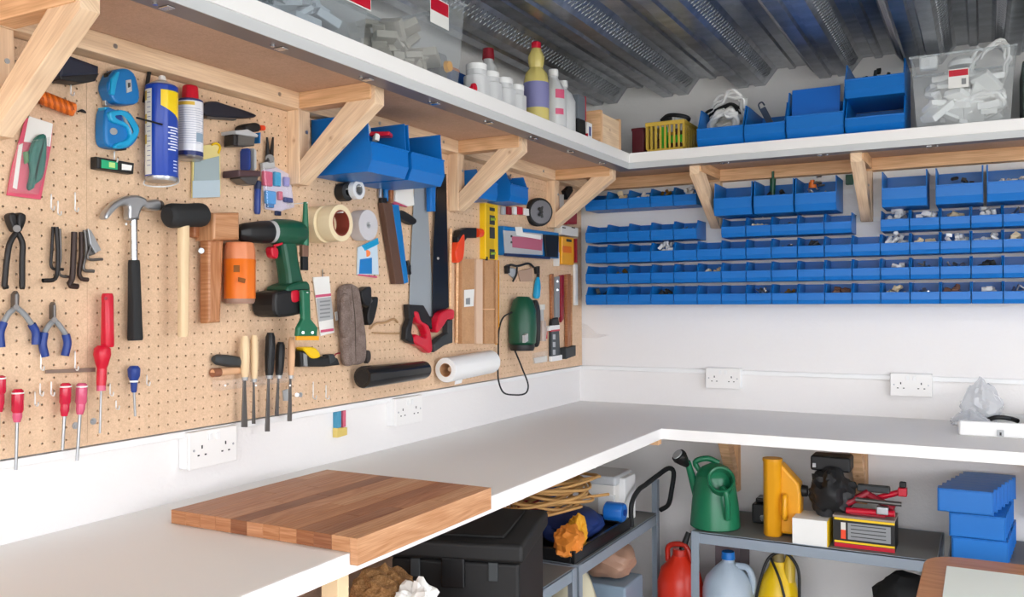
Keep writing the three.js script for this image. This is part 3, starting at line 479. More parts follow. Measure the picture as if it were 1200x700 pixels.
{ const t = T('L', 'glue_canister', 'orange sealant canister with a dented clear top', 'canister', 281, 352);
  t.lath('body', M.orange, [281, 351], [281, 304], .04, [[0, 16], [.02, 17.4], [.98, 17.6], [1, 17]], t.g, 26); t.lath('upper_wrap', std('#d9865a', .4), [281, 304], [281, 284], .04, [[0, 17.4], [.6, 17], [.95, 15.5], [1, 13]], t.g, 26); t.lath('foot', std('#9a7a6a', .5), [281, 356], [281, 350], .04, [[0, 15.5], [.5, 17], [1, 17]]);
  t.poly('stamp', std('#8a5016', .5), [[274, 311], [281, 311], [281, 319], [274, 319]], .077, .001, .0003); t.poly('stamp', std('#8a5016', .5), [[280, 325], [288, 327], [287, 332], [280, 330]], .074, .003, .0003); t.poly('label_scrap', M.paper, [[289, 322], [297, 320], [297, 332], [294, 352], [290, 350]], .06, .01, .001); }
{ const t = T('L', 'cordless_drill', 'dark green cordless drill with red trigger and battery pack', 'drill', 335, 368);
  t.lath('chuck', M.black, [279, 273], [318, 272], .05, [[0, 5], [.08, 9], [.2, 10.5], [.7, 12.5], [.9, 12.5], [1, 11]], t.g, 24); t.lath('collar', M.greyLight, [314, 272], [319, 272], .05, [[0, 12.6], [1, 13]], t.g, 24); t.lath('motor_body', M.green, [318, 272], [354, 274], .05, [[0, 13], [.15, 15], [.6, 15.5], [.9, 14], [1, 9]], t.g, 24);
  t.poly('handle', M.green, [[327, 284], [345, 284], [349, 305], [356, 330], [361, 345], [338, 345], [332, 318], [328, 300]], .028, .042, .01, true); t.poly('trigger', M.red, [[315, 291], [322, 289], [327, 294], [325, 303], [317, 301]], .036, .022, .004, true); t.poly('red_stripe', M.red, [[321, 287], [332, 284], [331, 287], [322, 290]], .066, .004, .001);
  t.poly('battery', M.black, [[310, 346], [322, 341], [362, 338], [364, 352], [362, 364], [334, 371], [312, 369]], .008, .078, .008, true); t.poly('battery_top', M.green, [[326, 336], [360, 330], [363, 347], [344, 354], [330, 350]], .012, .072, .006, true); t.poly('release_button', M.red, [[341, 342], [351, 341], [352, 352], [342, 354]], .08, .008, .003, true); }
{ const t = T('L', 'paint_brush', 'narrow paint brush with green handle and black bristles', 'brush', 357, 317); t.lath('handle', M.greenLight, [357.5, 288], [358, 237], .068, [[0, 4.2], [.3, 4.2], [.7, 3], [1, 2.4]]); t.box('ferrule', std('#9a7460', .35, { metalness: .6 }), 353, 287, 362, 301, .062, .012, .001); t.box('bristles', M.black, 353.5, 300, 361.5, 317, .063, .010, .001); { const q = t.at(357.8, 238, .068); part(t.g, 'peg', cyl(V3(q.x, q.y, 0), V3(q.x, q.y, .076), .0014), M.white); }; }
{ const t = T('L', 'paint_scraper', 'green scraper with a yellow blade guard under the drill', 'scraper', 360, 397);
  t.poly('handle', M.greenLight, [[353, 340], [363, 340], [364, 374], [373, 384], [372, 394], [347, 394], [348, 384], [354, 374]], .09, .014, .004); t.poly('blade', M.yellowWarm, [[348, 394], [374, 394], [374, 399], [348, 399]], .093, .006, .001); { const q = t.at(358, 343, .1); part(t.g, 'peg', cyl(V3(q.x, q.y, 0), V3(q.x, q.y, .108), .0014), M.white); }; for (const x of [355, 366]) t.lath('rivet', M.chrome, [x, 390], [x + .2, 390, .1065], .103, [[0, 2], [1, 1.6]]); }
{ const t = T('L', 'blade_pack', 'narrow white blade pack with a red trim on pegboard', 'packet', 380, 392);
  t.poly('card', M.paper, [[367, 325], [386, 324], [392, 390], [376, 394]], .002, .004, .001); t.poly('printed_band', M.greyLight, [[371, 350], [388, 348], [391, 374], [374, 377]], .006, .001, .0003); for (const [y, a, b] of [[346, 370, 388], [387, 376, 391]]) t.poly('red_trim', M.pink, [[a, y], [b, y - 2], [b, y + 1], [a, y + 3]], .006, .0012, .0003);
  for (let i = 0; i < 5; i++) t.poly('print_line', M.grey, [[375, 353 + i * 4.6], [387, 351.6 + i * 4.6], [387, 353.4 + i * 4.6], [375, 354.8 + i * 4.6]], .0068, .0006, .0002); t.rod('peg', M.steel, [378, 316], [378, 324, .01], 0, .8); }
function roll(name, label, px, py, off0, off1, rOut, rIn, mat, core, cat = 'tape') { // tape hung on a peg; its face points out of the wall
  const t = T('L', name, label, cat, px, py), c = t.at(px, py, off1), k = t.k, l = off1 - off0;
  const ring = (r0, r1) => { const g = toCreasedNormals(new THREE.LatheGeometry([[r0, 0], [r1 - .0008, 0], [r1, .0008], [r1, l - .0008], [r1 - .0008, l], [r0, l], [r0, 0]].map(q => new THREE.Vector2(q[0], q[1])), 32), .6); g.rotateX(Math.PI / 2); g.translate(c.x, c.y, off0); return g; };
  part(t.g, 'tape', ring(rIn * k + .0025, rOut * k), mat); part(t.g, 'core', ring(rIn * k - .001, rIn * k + .0025), core); part(t.g, 'peg', cyl(V3(c.x, c.y + rIn * k - .004, 0), V3(c.x, c.y + rIn * k - .004, off1 + .006), .002), M.white); return t;
}
roll('tape_roll', 'cream masking tape roll against the board behind another roll', 382, 263, .002, .046, 21, 14, M.cream, M.cardboard);
roll('tape_roll', 'cream masking tape roll whose red patterned core can be seen', 400, 261.5, .047, .090, 20.5, 13.5, M.cream, std('#8a3a2c', .6));
roll('tape_roll', 'white tape roll above the blue packet', 432, 264, .002, .044, 17.5, 3, std('#cfcdd0', .5), M.greyLight);
roll('tape_roll', 'black insulating tape roll behind a small white one', 408, 225, .002, .032, 10.5, 5, M.black, M.charcoal);
roll('tape_roll', 'small white insulating tape roll in front of the black one', 421, 222.5, .033, .052, 10.8, 5.5, M.white, M.grey);
{ const t = T('L', 'drill_bit_packet', 'blue and white packet with an orange picture below the tape rolls', 'packet', 430, 325);
  t.poly('card', std('#c9dcea', .5), [[420, 290], [442, 279], [444, 322], [419, 322]], .002, .005, .001); t.poly('cyan_header', M.cyan, [[424, 288], [443, 279], [444, 286], [428, 294]], .007, .001, .0003); t.poly('blue_panel', std('#1c7cc4', .4), [[422, 304], [436, 302], [436, 321], [421, 321]], .007, .001, .0003); t.lath('picture', M.orange, [430, 297], [430.2, 297, .0086], .007, [[0, 4], [1, 4]]); t.poly('base_trim', M.pink, [[420, 321], [442, 324], [442, 326], [420, 323]], .004, .003, .0005); }
{ const t = T('L', 'work_glove', 'grey suede work glove hanging flat on pegboard', 'glove', 415, 427);
  t.poly('palm', M.gloveGrey, [[399, 338], [407, 333], [416, 334], [422, 342], [427, 372], [431, 400], [429, 424], [415, 428], [404, 426], [401, 390], [398, 358]], .006, .028, .011, true); t.poly('thumb', M.gloveGrey, [[401, 350], [409, 346], [412, 380], [406, 396], [400, 384]], .03, .014, .006, true); t.tube('seam', std('#5c5048', .9), [[412, 336, .034], [416, 372, .036], [417, 424, .034]], .0012);
  t.poly('tag', M.paper, [[393, 366], [398, 364], [398, 375], [394, 376]], .002, .003, .0005); t.poly('cuff', std('#3c3634', .9), [[428, 412], [434, 412], [435, 421], [429, 426]], .004, .016, .003, true); }
{ const t = T('L', 'spring_clamp', 'black spring clamp wedged behind the grey glove', 'clamp', 432, 362); t.poly('jaw', M.black, [[420, 342], [434, 336], [436, 346], [434, 358], [424, 356]], .004, .03, .004, true); t.poly('jaw', M.black, [[434, 352], [443, 348], [443, 358], [436, 378], [429, 380], [428, 366]], .004, .026, .004, true); t.rod('spring', M.darkSteel, [428, 358], [434, 352], .022, 3.4); }
{ const t = T('L', 'utility_knife', 'black and yellow utility cutter lying above the black tube', 'cutter', 370, 430);
  t.poly('body', M.black, [[347, 412], [356, 410], [362, 418], [382, 418], [396, 420], [399, 428], [380, 430], [349, 430]], .004, .03, .005); t.poly('yellow_shell', M.yellow, [[352, 407], [369, 408], [376, 418], [364, 420], [354, 412]], .008, .03, .004, true); t.poly('slider', M.grey, [[355, 414], [360, 416], [361, 430], [356, 429]], .03, .008, .002); t.tube('red_cord', M.redDeep, [[390, 419, .02], [394, 415, .022], [398, 414, .018]], .0022); t.poly('nose', M.charcoal, [[382, 416], [390, 415], [395, 422], [384, 427]], .01, .026, .003); }
{ const t = T('L', 'wire_bracket', 'bent brown wire holder beside the grey glove', 'holder', 450, 385); t.tube('wire', std('#b58f66', .6), [[433, 386, .006], [440, 380, .02], [452, 378, .012], [462, 374, .01], [466, 378, .006]], .0032); t.tube('wire', std('#b58f66', .6), [[436, 390, .006], [452, 391, .02], [468, 391, .008]], .0026); }
{ const t = T('L', 'rubber_tube', 'thick black rubber tube held flat to the pegboard above the socket', 'tube', 460, 453); t.lath('tube', M.blackGloss, [424.5, 442.5], [497.5, 433.5], .05, [[0, 11.5], [.02, 12.2], [.97, 10.8], [1, 10]], t.g, 24); t.lath('bore', M.black, [424.2, 442.5], [427, 442.2], .05, [[0, 8], [1, 8]]); }
{ const t = T('L', 'paper_roll', 'white paper roll with an open brown core above the worktop', 'paper roll', 548, 448);
  const A = t.at(522, 434, .05), Bq = t.at(575, 424, .05), d = V3().subVectors(Bq, A), l = d.length(), k = t.k, q = new THREE.Quaternion().setFromUnitVectors(V3(0, 1, 0), d.clone().normalize());
  const ring = (a, b) => { const g = toCreasedNormals(new THREE.LatheGeometry([[a, 0], [b - .002, 0], [b, .002], [b, l - .002], [b - .002, l], [a, l], [a, 0]].map(p => new THREE.Vector2(...p)), 28), .6); g.applyQuaternion(q); g.translate(A.x, A.y, A.z); return g; };
  part(t.g, 'paper', ring(7.6 * k, 13.6 * k), M.white); part(t.g, 'core', ring(7 * k, 7.6 * k), M.cardboard); t.poly('loose_end', M.white, [[535, 440], [544, 438], [541, 449], [533, 451]], .05, .002, .0005); t.rod('dowel', M.pine, [527, 433], [572, 424.5], .05, 2.5); }
// saws and what hangs around them
{ const t = T('L', 'mitre_saw_frame', 'brown wooden strip saw with a blue metal spine', 'saw', 465, 330); t.poly('wood_strip', std('#5c4032', .6), [[446, 238], [458, 238], [474, 333], [463, 333]], .004, .022, .003); t.poly('blue_spine', M.tapeBlue, [[457, 240], [466, 240], [479, 331], [473, 333]], .006, .02, .002); }
{ const t = T('L', 'hand_saw', 'hand saw with a bare grey blade and red and black handle', 'saw', 495, 410);
  t.poly('blade', std('#a3abb0', .4, { metalness: .2 }), [[486, 214], [500, 214], [506, 330], [507, 372], [480, 358], [481, 320]], .006, .002, .0005);
  t.poly('handle_black', M.black, [[476, 357], [496, 358], [506, 374], [507, 386], [494, 377], [483, 372], [480, 390], [486, 404], [478, 402], [473, 398], [474, 384], [478, 374]], .008, .022, .004);
  t.poly('handle_red', M.red, [[482, 366], [488, 366], [492, 376], [502, 382], [506, 396], [507, 410], [503, 414], [494, 408], [482, 402], [484, 392], [496, 396], [499, 392], [494, 382], [486, 378]], .005, .028, .005, true); }
{ const t = T('L', 'hand_saw', 'hand saw with a black coated blade and red and black handle', 'saw', 520, 405);
  t.poly('blade', std('#161b22', .32, { metalness: .3 }), [[513, 204], [523, 204], [526, 360], [507, 372], [508, 290]], .014, .002, .0005); t.lath('rivet', M.darkSteel, [513, 303], [513.3, 303, .0185], .015, [[0, 1.8], [1, 1.5]]);
  t.poly('handle_red', M.red, [[508, 384], [512, 370], [520, 364], [532, 363], [532, 374], [524, 375], [518, 382], [510, 390]], .012, .03, .005, true); t.poly('handle_black', M.charcoal, [[525, 376], [531, 374], [531, 402], [520, 405], [506, 413], [505, 404], [514, 396], [525, 390]], .012, .028, .005); }
{ const t = T('L', 'white_packet', 'white paper packet hanging under the blue bins beside the saw', 'packet', 474, 240); t.poly('envelope', M.paper, [[462, 212], [484, 214], [486, 241], [478, 242], [462, 236]], .004, .012, .003); t.poly('coloured_base', M.pinkClear, [[458, 236], [474, 238], [478, 243], [460, 240]], .002, .01, .002); }
{ const t = T('L', 'wood_offcut', 'small reddish wood offcut beside the white packet', 'wood offcut', 458, 236); t.poly('block', M.beech[1], [[455, 214], [462, 214], [461, 238], [456, 238]], .002, .02, .002); }
{ const t = T('L', 'glass_cutter', 'blue and silver glass cutter hanging below the blue bin', 'cutter', 448, 234); t.rod('blue_bar', M.tapeBlue, [452, 236], [452, 210], .01, 3.2); t.rod('silver_bar', M.steel, [445, 232], [446, 212], .01, 2.6); t.poly('head', M.black, [[446, 232], [454, 232], [454, 240], [446, 239]], .004, .014, .002); }
{ const t = T('L', 'black_clip', 'short black plastic clip beside the grey saw blade', 'clip', 476, 258); t.poly('body', M.black, [[466, 249], [471, 247], [488, 257], [486, 263], [478, 262], [466, 254]], .004, .02, .003, true); t.rod('pin', M.black, [477, 306], [480, 321], .01, 2.4); t.poly('knuckle', M.black, [[475, 312], [482, 311], [482, 322], [476, 322]], .002, .014, .002); }
{ const t = T('L', 'blue_scraper', 'bright blue plastic scraper hanging between the two saws', 'scraper', 507, 246); t.poly('grip', M.blue, [[502, 214], [511, 212], [511, 248], [503, 248]], .017, .02, .004); }
for (const [x0, y0, x1, y1, lab] of [[527, 268, 528, 368, 'thin wooden dowel standing beside the black saw blade'], [535, 300, 536, 402, 'dark thin dowel beside the wooden planks']]) { const t = T('L', 'wooden_dowel', lab, 'dowel', x0, y1); t.rod('rod', M.pine2, [x0, y1], [x1, y0], .01, 1.8); }
{ // taped planks
  const t = T('L', 'plank_pack', 'pack of thin pale planks with a sticker held by white tape', 'planks', 561, 403);
  for (const [x0, x1] of [[539, 556], [556, 566], [566, 579], [579, 584]]) t.poly('plank', x0 === 556 ? std('#e3c3a6', .6) : M.cardboard, [[x0, 304 + (x0 - 538) * .02], [x1 - .2, 304], [x1 - .2, 403], [x0, 403]], .002 + (x0 === 556 ? .001 : 0), .020, .001); t.poly('sticker', M.paper, [[544, 340], [556, 339], [555, 359], [544, 360]], .0215, .001, .0003); t.poly('sticker_print', M.grey, [[546, 350], [551, 349], [551, 357], [546, 357]], .0225, .0006, .0002); t.poly('edge_strip', M.yellowWarm, [[583, 305], [585, 305], [585, 404], [583, 404]], .002, .018, .0006); t.poly('joint', M.pine2, [[566, 362], [580, 362], [580, 363], [566, 363]], .0218, .0006, .0001);
}
{ const t = T('L', 'trigger_clamp', 'small clamp with a red body and black jaw', 'clamp', 537, 306); t.poly('red_handle', M.orangeRed, [[532, 290], [541, 276], [545, 277], [544, 296], [541, 305], [534, 308], [531, 300]], .004, .03, .004, true); t.poly('black_jaw', M.black, [[534, 278], [537, 270], [546, 267], [559, 267], [559, 279], [546, 279], [541, 286], [534, 288]], .006, .026, .004); t.rod('red_tip', M.orangeRed, [558, 273], [563, 273], .018, 5.5); }
{ const t = T('L', 'spirit_level', 'yellow spirit level hanging upright with dark vials', 'spirit level', 575, 305);
  t.box('body', M.yellow, 565.5, 238, 584, 305, 0, .024, .002); t.box('web', std('#d8b010', .4), 570, 240, 579, 303, .0235, .0012, .0004); for (const [y0, y1] of [[243, 248], [252, 264], [266, 280], [292, 304]]) { const v = t.box('vial_window', M.charcoal, 574, y0, 580, y1, .0245, .0014, .0005); } for (const y of [257, 297]) t.rod('vial', std('#8fae2e', .15), [575, y], [579.5, y], .026, 1.8); t.box('end_cap', M.black, 567, 301, 572, 305.5, .002, .024, .001); }
{ const t = T('L', 'packet_row', 'row of white and red packets hanging below the blue bin', 'packet', 600, 250); for (const [x0, x1, m] of [[588, 593, M.greyLight], [594, 600, M.redDeep], [601, 606, M.white], [606, 613, M.red]]) t.box('packet', m, x0, 242, x1, 252, .002, .012, .002); t.box('packet', M.white, 613, 244, 621, 253, .002, .014, .002); }
{ const t = T('L', 'castor', 'small solid castor wheel with a grey ribbed hub hung on pegboard', 'wheel', 634, 264); const A = t.at(628, 249, .012), Bq = t.at(634, 248.6, .05), d = V3().subVectors(Bq, A).normalize(), A2 = A, k = t.k;
  part(t.g, 'tyre', lathe(A2, Bq, [[0, 13 * k], [.1, 15.5 * k], [.3, 16.4 * k], [.75, 16.2 * k], [.95, 15 * k], [1, 14 * k]], 28), M.rubber); part(t.g, 'hub', lathe(A2.clone().lerp(Bq, .9), A2.clone().lerp(Bq, 1.04), [[0, 13.5 * k], [.8, 13.2 * k], [1, 11 * k]], 24), std('#6a6a70', .5)); for (let i = 0; i < 5; i++) { const a = i * 1.2566, c = A2.clone().lerp(Bq, 1.05), r = 6.5 * k, p = c.clone().add(V3(Math.cos(a) * r * .9, Math.sin(a) * r, 0)); part(t.g, 'spoke', cyl(c, p, .005, .007, 8), M.charcoal); } part(t.g, 'axle', cyl(A2.clone().lerp(Bq, 1.0), A2.clone().lerp(Bq, 1.15), .006), M.black); }
{ const t = T('L', 'drill_bit_case', 'blue open case of drill bits with a pink insert beside the corner', 'case', 622, 302);
  t.poly('tray', M.tapeBlue, [[587, 265], [655, 273], [655, 303], [588, 299]], 0, .03, .003); t.poly('grey_insert', M.greyLight, [[590, 270], [636, 274], [636, 299], [592, 297]], .03, .003, .001); t.poly('pink_card', std('#b8647a', .5), [[600, 277], [636, 280], [635, 294], [601, 290]], .033, .002, .0005); t.poly('white_strip', M.paper, [[604, 266], [612, 266], [613, 273], [634, 276], [634, 281], [606, 276]], .033, .003, .0008); t.poly('black_end', M.black, [[637, 275], [655, 276], [654, 302], [640, 301]], .03, .012, .003); t.poly('front_rim', M.navy, [[592, 297], [645, 301], [645, 304], [592, 300]], .028, .012, .001); for (const y of [277, 284]) t.lath('stud', M.black, [599, y], [599.4, y, .036], .033, [[0, 1.4], [1, 1.2]]); }
{ const t = T('L', 'stud_detector', 'yellow and white handheld meter hanging beside the wall corner', 'meter', 664, 312);
  t.box('body', M.yellowWarm, 655, 277, 673, 311, 0, .035, .005); t.box('white_top', M.offwhite, 654, 264, 678, 278, 0, .038, .003); t.box('screen', M.charcoal, 664, 280, 670, 284, .0345, .002, .0008); t.box('dial', M.orange, 660, 288, 670, 297, .0345, .004, .002); t.box('white_side', M.offwhite, 652, 296, 656, 312, 0, .03, .002); for (const x of [659, 670]) t.box('slot', M.black, x, 266, x + 4, 268, .0375, .001, .0003); t.box('red_edge', M.redDeep, 673, 280, 677, 308, 0, .028, .002); }
{ const t = T('L', 'maroon_bag', 'small maroon pouch tucked behind the corner bracket', 'pouch', 668, 262); t.poly('pouch', M.redDeep, [[660, 258], [672, 246], [677, 250], [677, 263], [661, 263]], 0, .05, .008); }
{ const t = T('L', 'black_hook_tool', 'small black hooked tool hung behind the corner bracket', 'tool', 664, 232); t.poly('head', M.black, [[660, 224], [670, 216], [672, 224], [664, 234]], 0, .02, .003); t.poly('white_tag', M.offwhite, [[655, 228], [661, 228], [661, 244], [655, 244]], 0, .012, .002); }
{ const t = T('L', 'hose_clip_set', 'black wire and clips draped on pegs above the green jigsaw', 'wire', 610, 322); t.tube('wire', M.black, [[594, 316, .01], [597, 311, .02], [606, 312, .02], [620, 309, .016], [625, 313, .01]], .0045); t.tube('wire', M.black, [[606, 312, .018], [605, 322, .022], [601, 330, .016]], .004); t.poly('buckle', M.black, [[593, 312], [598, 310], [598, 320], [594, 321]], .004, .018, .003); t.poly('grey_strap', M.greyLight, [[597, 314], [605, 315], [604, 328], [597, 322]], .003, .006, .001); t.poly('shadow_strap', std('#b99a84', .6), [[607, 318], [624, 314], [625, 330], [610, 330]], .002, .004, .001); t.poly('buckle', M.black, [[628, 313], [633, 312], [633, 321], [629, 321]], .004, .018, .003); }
{ const t = T('L', 'key_fob', 'cyan plastic key fob hanging from a black clip', 'key fob', 629, 349); t.lath('fob', M.cyan, [628.5, 350], [630.5, 325], .014, [[0, 2.6], [.1, 4.2], [.6, 4], [.9, 2.6], [1, 1.6]]); t.rod('clip', M.black, [630.5, 326], [631, 319], .014, 1.8); }
{ // green jigsaw with its flex
  const t = T('L', 'jigsaw', 'dark green electric jigsaw with a looping black flex', 'jigsaw', 614, 408);
  t.lath('motor_body', M.green, [612, 405], [613, 348], .05, [[0, 12], [.06, 15.5], [.35, 16], [.7, 15], [.92, 11.5], [1, 7]], t.g, 24); t.poly('front', M.black, [[624, 352], [634, 364], [634, 398], [626, 406], [622, 380]], .02, .055, .008, true); t.poly('badge', M.greyLight, [[614, 393], [619, 391], [619, 400], [614, 402]], .085, .012, .001); t.lath('foot', M.black, [612, 411], [612, 404], .05, [[0, 13], [.6, 14.5], [1, 14]]);
  t.tube('flex', M.rubber, [[600, 366, .03], [590, 372, .02], [585, 386, .02], [584, 420, .02], [584, 445, .03], [589, 459, .045], [602, 463, .05], [617, 460, .05], [619, 452, .045], [612, 432, .04], [603, 410, .045]], .0032, t.g, 90); }
// slim things at the right-hand end of the board
{ const t = T('L', 'putty_cup', 'small clear pot with a white lid and red band', 'pot', 635, 405); t.lath('pot', std('#b7a59a', .3), [635, 400], [635, 376], .02, [[0, 5], [.5, 6], [1, 4.4]]); t.rod('red_band', M.red, [636, 397], [636, 389], .02, 5.6); t.rod('lid', M.offwhite, [634, 363], [634, 357], .02, 4.6); t.rod('neck', M.greyLight, [634.5, 376], [634, 363], .02, 3); }
{ const t = T('L', 'blister_strip', 'clear blister strip hanging low beside the jigsaw', 'packet', 635, 425); t.poly('strip', M.film, [[625, 414], [642, 411], [642, 424], [626, 427]], .001, .012, .002); t.poly('card', M.offwhite, [[626, 420], [641, 417], [641, 424], [627, 426]], .002, .004, .0006); }
{ const t = T('L', 'battery_pack', 'black blister card with white and red ends hanging beside wooden sticks', 'packet', 651, 423); t.poly('card', std('#2f3a40', .35), [[645, 386], [655, 385], [657, 420], [645, 421]], .002, .014, .002); t.poly('white_end', M.white, [[642, 382], [656, 381], [656, 387], [642, 388]], .004, .014, .001); t.poly('white_end', M.white, [[645, 418], [659, 416], [659, 422], [645, 424]], .004, .014, .001); t.poly('red_trim', M.red, [[645, 387], [656, 386], [656, 388], [645, 389]], .01, .009, .0004); t.poly('top', M.black, [[646, 374], [654, 372], [656, 381], [645, 382]], .004, .014, .003); for (let i = 0; i < 3; i++) t.poly('cell', M.greyLight, [[648, 392 + i * 9], [651, 392 + i * 9], [651, 398 + i * 9], [648, 398 + i * 9]], .0155, .001, .0003); }
{ const t = T('L', 'chisel_sleeve', 'long grey metal file hanging at the end of the board', 'file', 653, 372); t.poly('blade', M.grey, [[650, 325], [656, 324], [656, 372], [650, 374]], .003, .008, .001); for (const y of [330, 340]) t.rod('hole', M.steel, [653, y], [653, y, .0125], .01, 1.4); }
{ const t = T('L', 'red_pencil', 'long red carpenter pencil hung upright by the corner', 'pencil', 659, 376); t.poly('shaft', M.redDeep, [[656, 323], [661, 322], [661, 374], [657, 378]], .004, .012, .002); }
{ const t = T('L', 'wooden_stick', 'brown wooden stick hanging upright at the very end of the board', 'stick', 668, 406); t.poly('stick', M.beech[5], [[663, 322], [669, 321], [669, 408], [664, 409]], .003, .016, .002); t.poly('stick_edge', M.beech[2], [[669, 323], [671, 323], [671, 404], [669, 406]], .003, .012, .001); }
{ const t = T('L', 'wooden_stick', 'thin reddish stick hanging beside the grey file', 'stick', 647, 380); t.poly('stick', M.beech[1], [[645, 322], [649, 321], [649, 372], [646, 374]], .003, .010, .001); }
{ const t = T('L', 'steel_block', 'dark grey metal block hooked on the board bottom corner', 'block', 668, 420); t.poly('block', M.charcoal, [[660, 408], [675, 405], [675, 417], [661, 421]], .002, .03, .003); }
{ const t = T('L', 'white_strip', 'narrow white plastic strip upright at the board end', 'strip', 676, 356); t.box('strip', M.white, 673, 310, 677.5, 358, .001, .012, .001); }

// ---- left-hand end of the board
{ const t = T('L', 'pincers', 'black carpenter pincers hanging with legs apart', 'pincers', 19, 337);
  t.poly('jaw', M.blackSteel, [[8, 252], [18, 250], [21, 262], [18, 272], [10, 262]], .008, .02, .004, true); t.poly('jaw', M.blackSteel, [[20, 250], [31, 252], [30, 262], [22, 273], [18, 262]], .010, .02, .004, true); t.lath('rivet', M.darkSteel, [19.5, 268], [19.8, 268, .034], .008, [[0, 4.4], [1, 4]]);
  t.tube('leg', M.blackSteel, [[21, 270, .02], [12, 284, .02], [8, 305, .018], [5, 336, .014]], .0055); t.tube('leg', M.blackSteel, [[19, 270, .02], [26, 284, .02], [26, 305, .018], [26, 336, .014]], .0055); t.rod('foot', M.black, [4, 337], [9, 336], .014, 2.6); t.rod('foot', M.black, [24, 337], [28, 337], .014, 2.4); }
function hexKey(label, pts, r, mat) { const t = T('L', 'hex_key', label, 'hex key', pts[0][0], pts[0][1], 'hex keys on pegs'); t.tube('key', mat, pts, r, t.g, 24); return t; }
const HK = 'black hex key hanging in the bunch below the wire pegs', HB = 'brown-black hex key hanging in the fanned bunch beside the hammer';
hexKey(HK, [[62, 266, .012], [61, 290, .012], [61, 314, .012], [74, 316, .012]], .003, M.blackSteel); hexKey(HK, [[66, 266, .018], [68, 300, .018], [66, 324, .018], [63, 328, .018], [50, 329, .018]], .0042, M.blackSteel); hexKey(HK, [[70, 268, .010], [71, 300, .01], [70, 322, .01], [82, 325, .01]], .0028, M.darkSteel);
hexKey(HB, [[87, 272, .02], [86, 300, .02], [84, 328, .02], [81, 334, .02], [91, 336, .02]], .0058, std('#3b2e2a', .45, { metalness: .5 })); hexKey(HB, [[95, 272, .014], [95, 300, .014], [93, 322, .014], [96, 327, .014], [103, 328, .014]], .0046, std('#3b2e2a', .45, { metalness: .5 })); hexKey(HB, [[99, 270, .010], [101, 295, .01], [98, 316, .01], [110, 318, .01]], .0036, M.darkSteel); hexKey(HB, [[103, 270, .016], [107, 285, .016], [103, 303, .016], [120, 304, .016]], .003, M.darkSteel);
{ const t = T('L', 'small_key_ring', 'small silver folding key set hanging beside the fanned hex keys', 'key set', 110, 295); t.poly('blade', M.steel, [[103, 268], [107, 270], [119, 293], [112, 297], [106, 286]], .014, .006, .001); t.poly('blade', M.darkSteel, [[101, 270], [104, 268], [112, 298], [106, 300]], .008, .006, .001); }
function pliers(label, jaw, pivot, legs, mat) {
  const t = T('L', 'pliers', label, 'pliers', pivot[0], pivot[1]);
  t.poly('jaws', M.darkSteel, jaw, .006, .018, .004); t.lath('rivet', M.darkSteel, [pivot[0], pivot[1]], [pivot[0] + .2, pivot[1], .028], .006, [[0, 3.4], [1, 3]]);
  for (const l of legs) { const m = Math.floor(l.length / 2); t.tube('shank', M.grey, [[pivot[0], pivot[1], .015], ...l.slice(0, m).map(q => [...q, .016])], .0055); t.tube('grip', mat, l.slice(m - 1).map(q => [...q, .016]), .0078); }
}
pliers('large blue-handled pliers hanging below the pincers', [[15, 345], [20, 341], [24, 346], [23, 362], [15, 362]], [19, 360], [[[10, 368], [4, 378], [0, 390], [1, 407]], [[28, 368], [37, 380], [42, 390], [42, 404]]], M.navyB);
pliers('small blue-handled pliers hanging above the red screwdrivers', [[60, 358], [64, 354], [67, 359], [67, 374], [60, 374]], [63.5, 375], [[[57, 382], [52, 390], [50, 404], [53, 418]], [[70, 382], [77, 392], [79, 402], [76, 417]]], M.navyB);
{ const t = T('L', 'steel_rule', 'dark flat steel bar resting across two pegs', 'steel bar', 80, 436); t.poly('bar', std('#8a766a', .4, { metalness: .5 }), [[54, 434], [112, 431], [112, 436], [54, 438]], .012, .004, .0008); }
{ const t = T('L', 'red_tube', 'long red plastic tube hanging above the red bradawl', 'tube', 126, 405); t.lath('tube', M.red, [126, 407], [126, 344], .03, [[0, 6.5], [.03, 7.2], [.95, 6.4], [1, 5.4]]); t.rod('eyelet', M.redDeep, [124, 350], [124, 350, .043], .036, 1.8); }
{ const t = T('L', 'ratchet_driver', 'red screwdriver with a bulbous handle beside the red tube', 'screwdriver', 119, 456); t.lath('handle', M.red, [119.5, 432], [120, 405], .03, [[0, 5.4], [.2, 7], [.6, 9.6], [.85, 9], [1, 5.5]], t.g, 24); t.lath('neck', M.red, [118.5, 452], [119.5, 432], .03, [[0, 5.2], [.4, 5.6], [1, 5.4]]); t.rod('collar', M.pinkClear, [118.5, 458], [118.5, 451], .03, 5); t.rod('blade', M.blade, [117, 508], [118.5, 456], .03, 1.3); }
function driver(label, hx, y0, y1, y2, tip, rad, mat, mat2, tilt = 0) {
  const t = T('L', 'screwdriver', label, 'screwdriver', hx, y1);
  t.lath('handle', mat, [hx + tilt * .5, y1], [hx, y0], .026, [[0, rad * .8], [.1, rad], [.75, rad], [.92, rad * .92], [1, rad * .6]], t.g, 12); t.rod('ring', M.white, [hx, y0 + (y1 - y0) * .2], [hx, y0 + (y1 - y0) * .2 - 1.6], .026, rad * 1.02); t.lath('ferrule', mat2, [hx + tilt, y2], [hx + tilt * .5, y1 - .5], .026, [[0, rad * .55], [.5, rad * .8], [1, rad * .8]], t.g, 12); t.rod('blade', M.blade, [hx + tilt * 2.4, tip], [hx + tilt, y2], .026, 1.7, 2); return t; }
driver('red screwdriver with the longest blade hanging past the board edge', 21, 456, 484, 495, 551, 6.5, M.redPlastic, M.pinkClear, -1);
driver('red screwdriver with a short bright blade beside the bare wire pegs', 77, 449, 474, 488, 528, 6.2, M.redPlastic, M.redPlastic, -1.6);
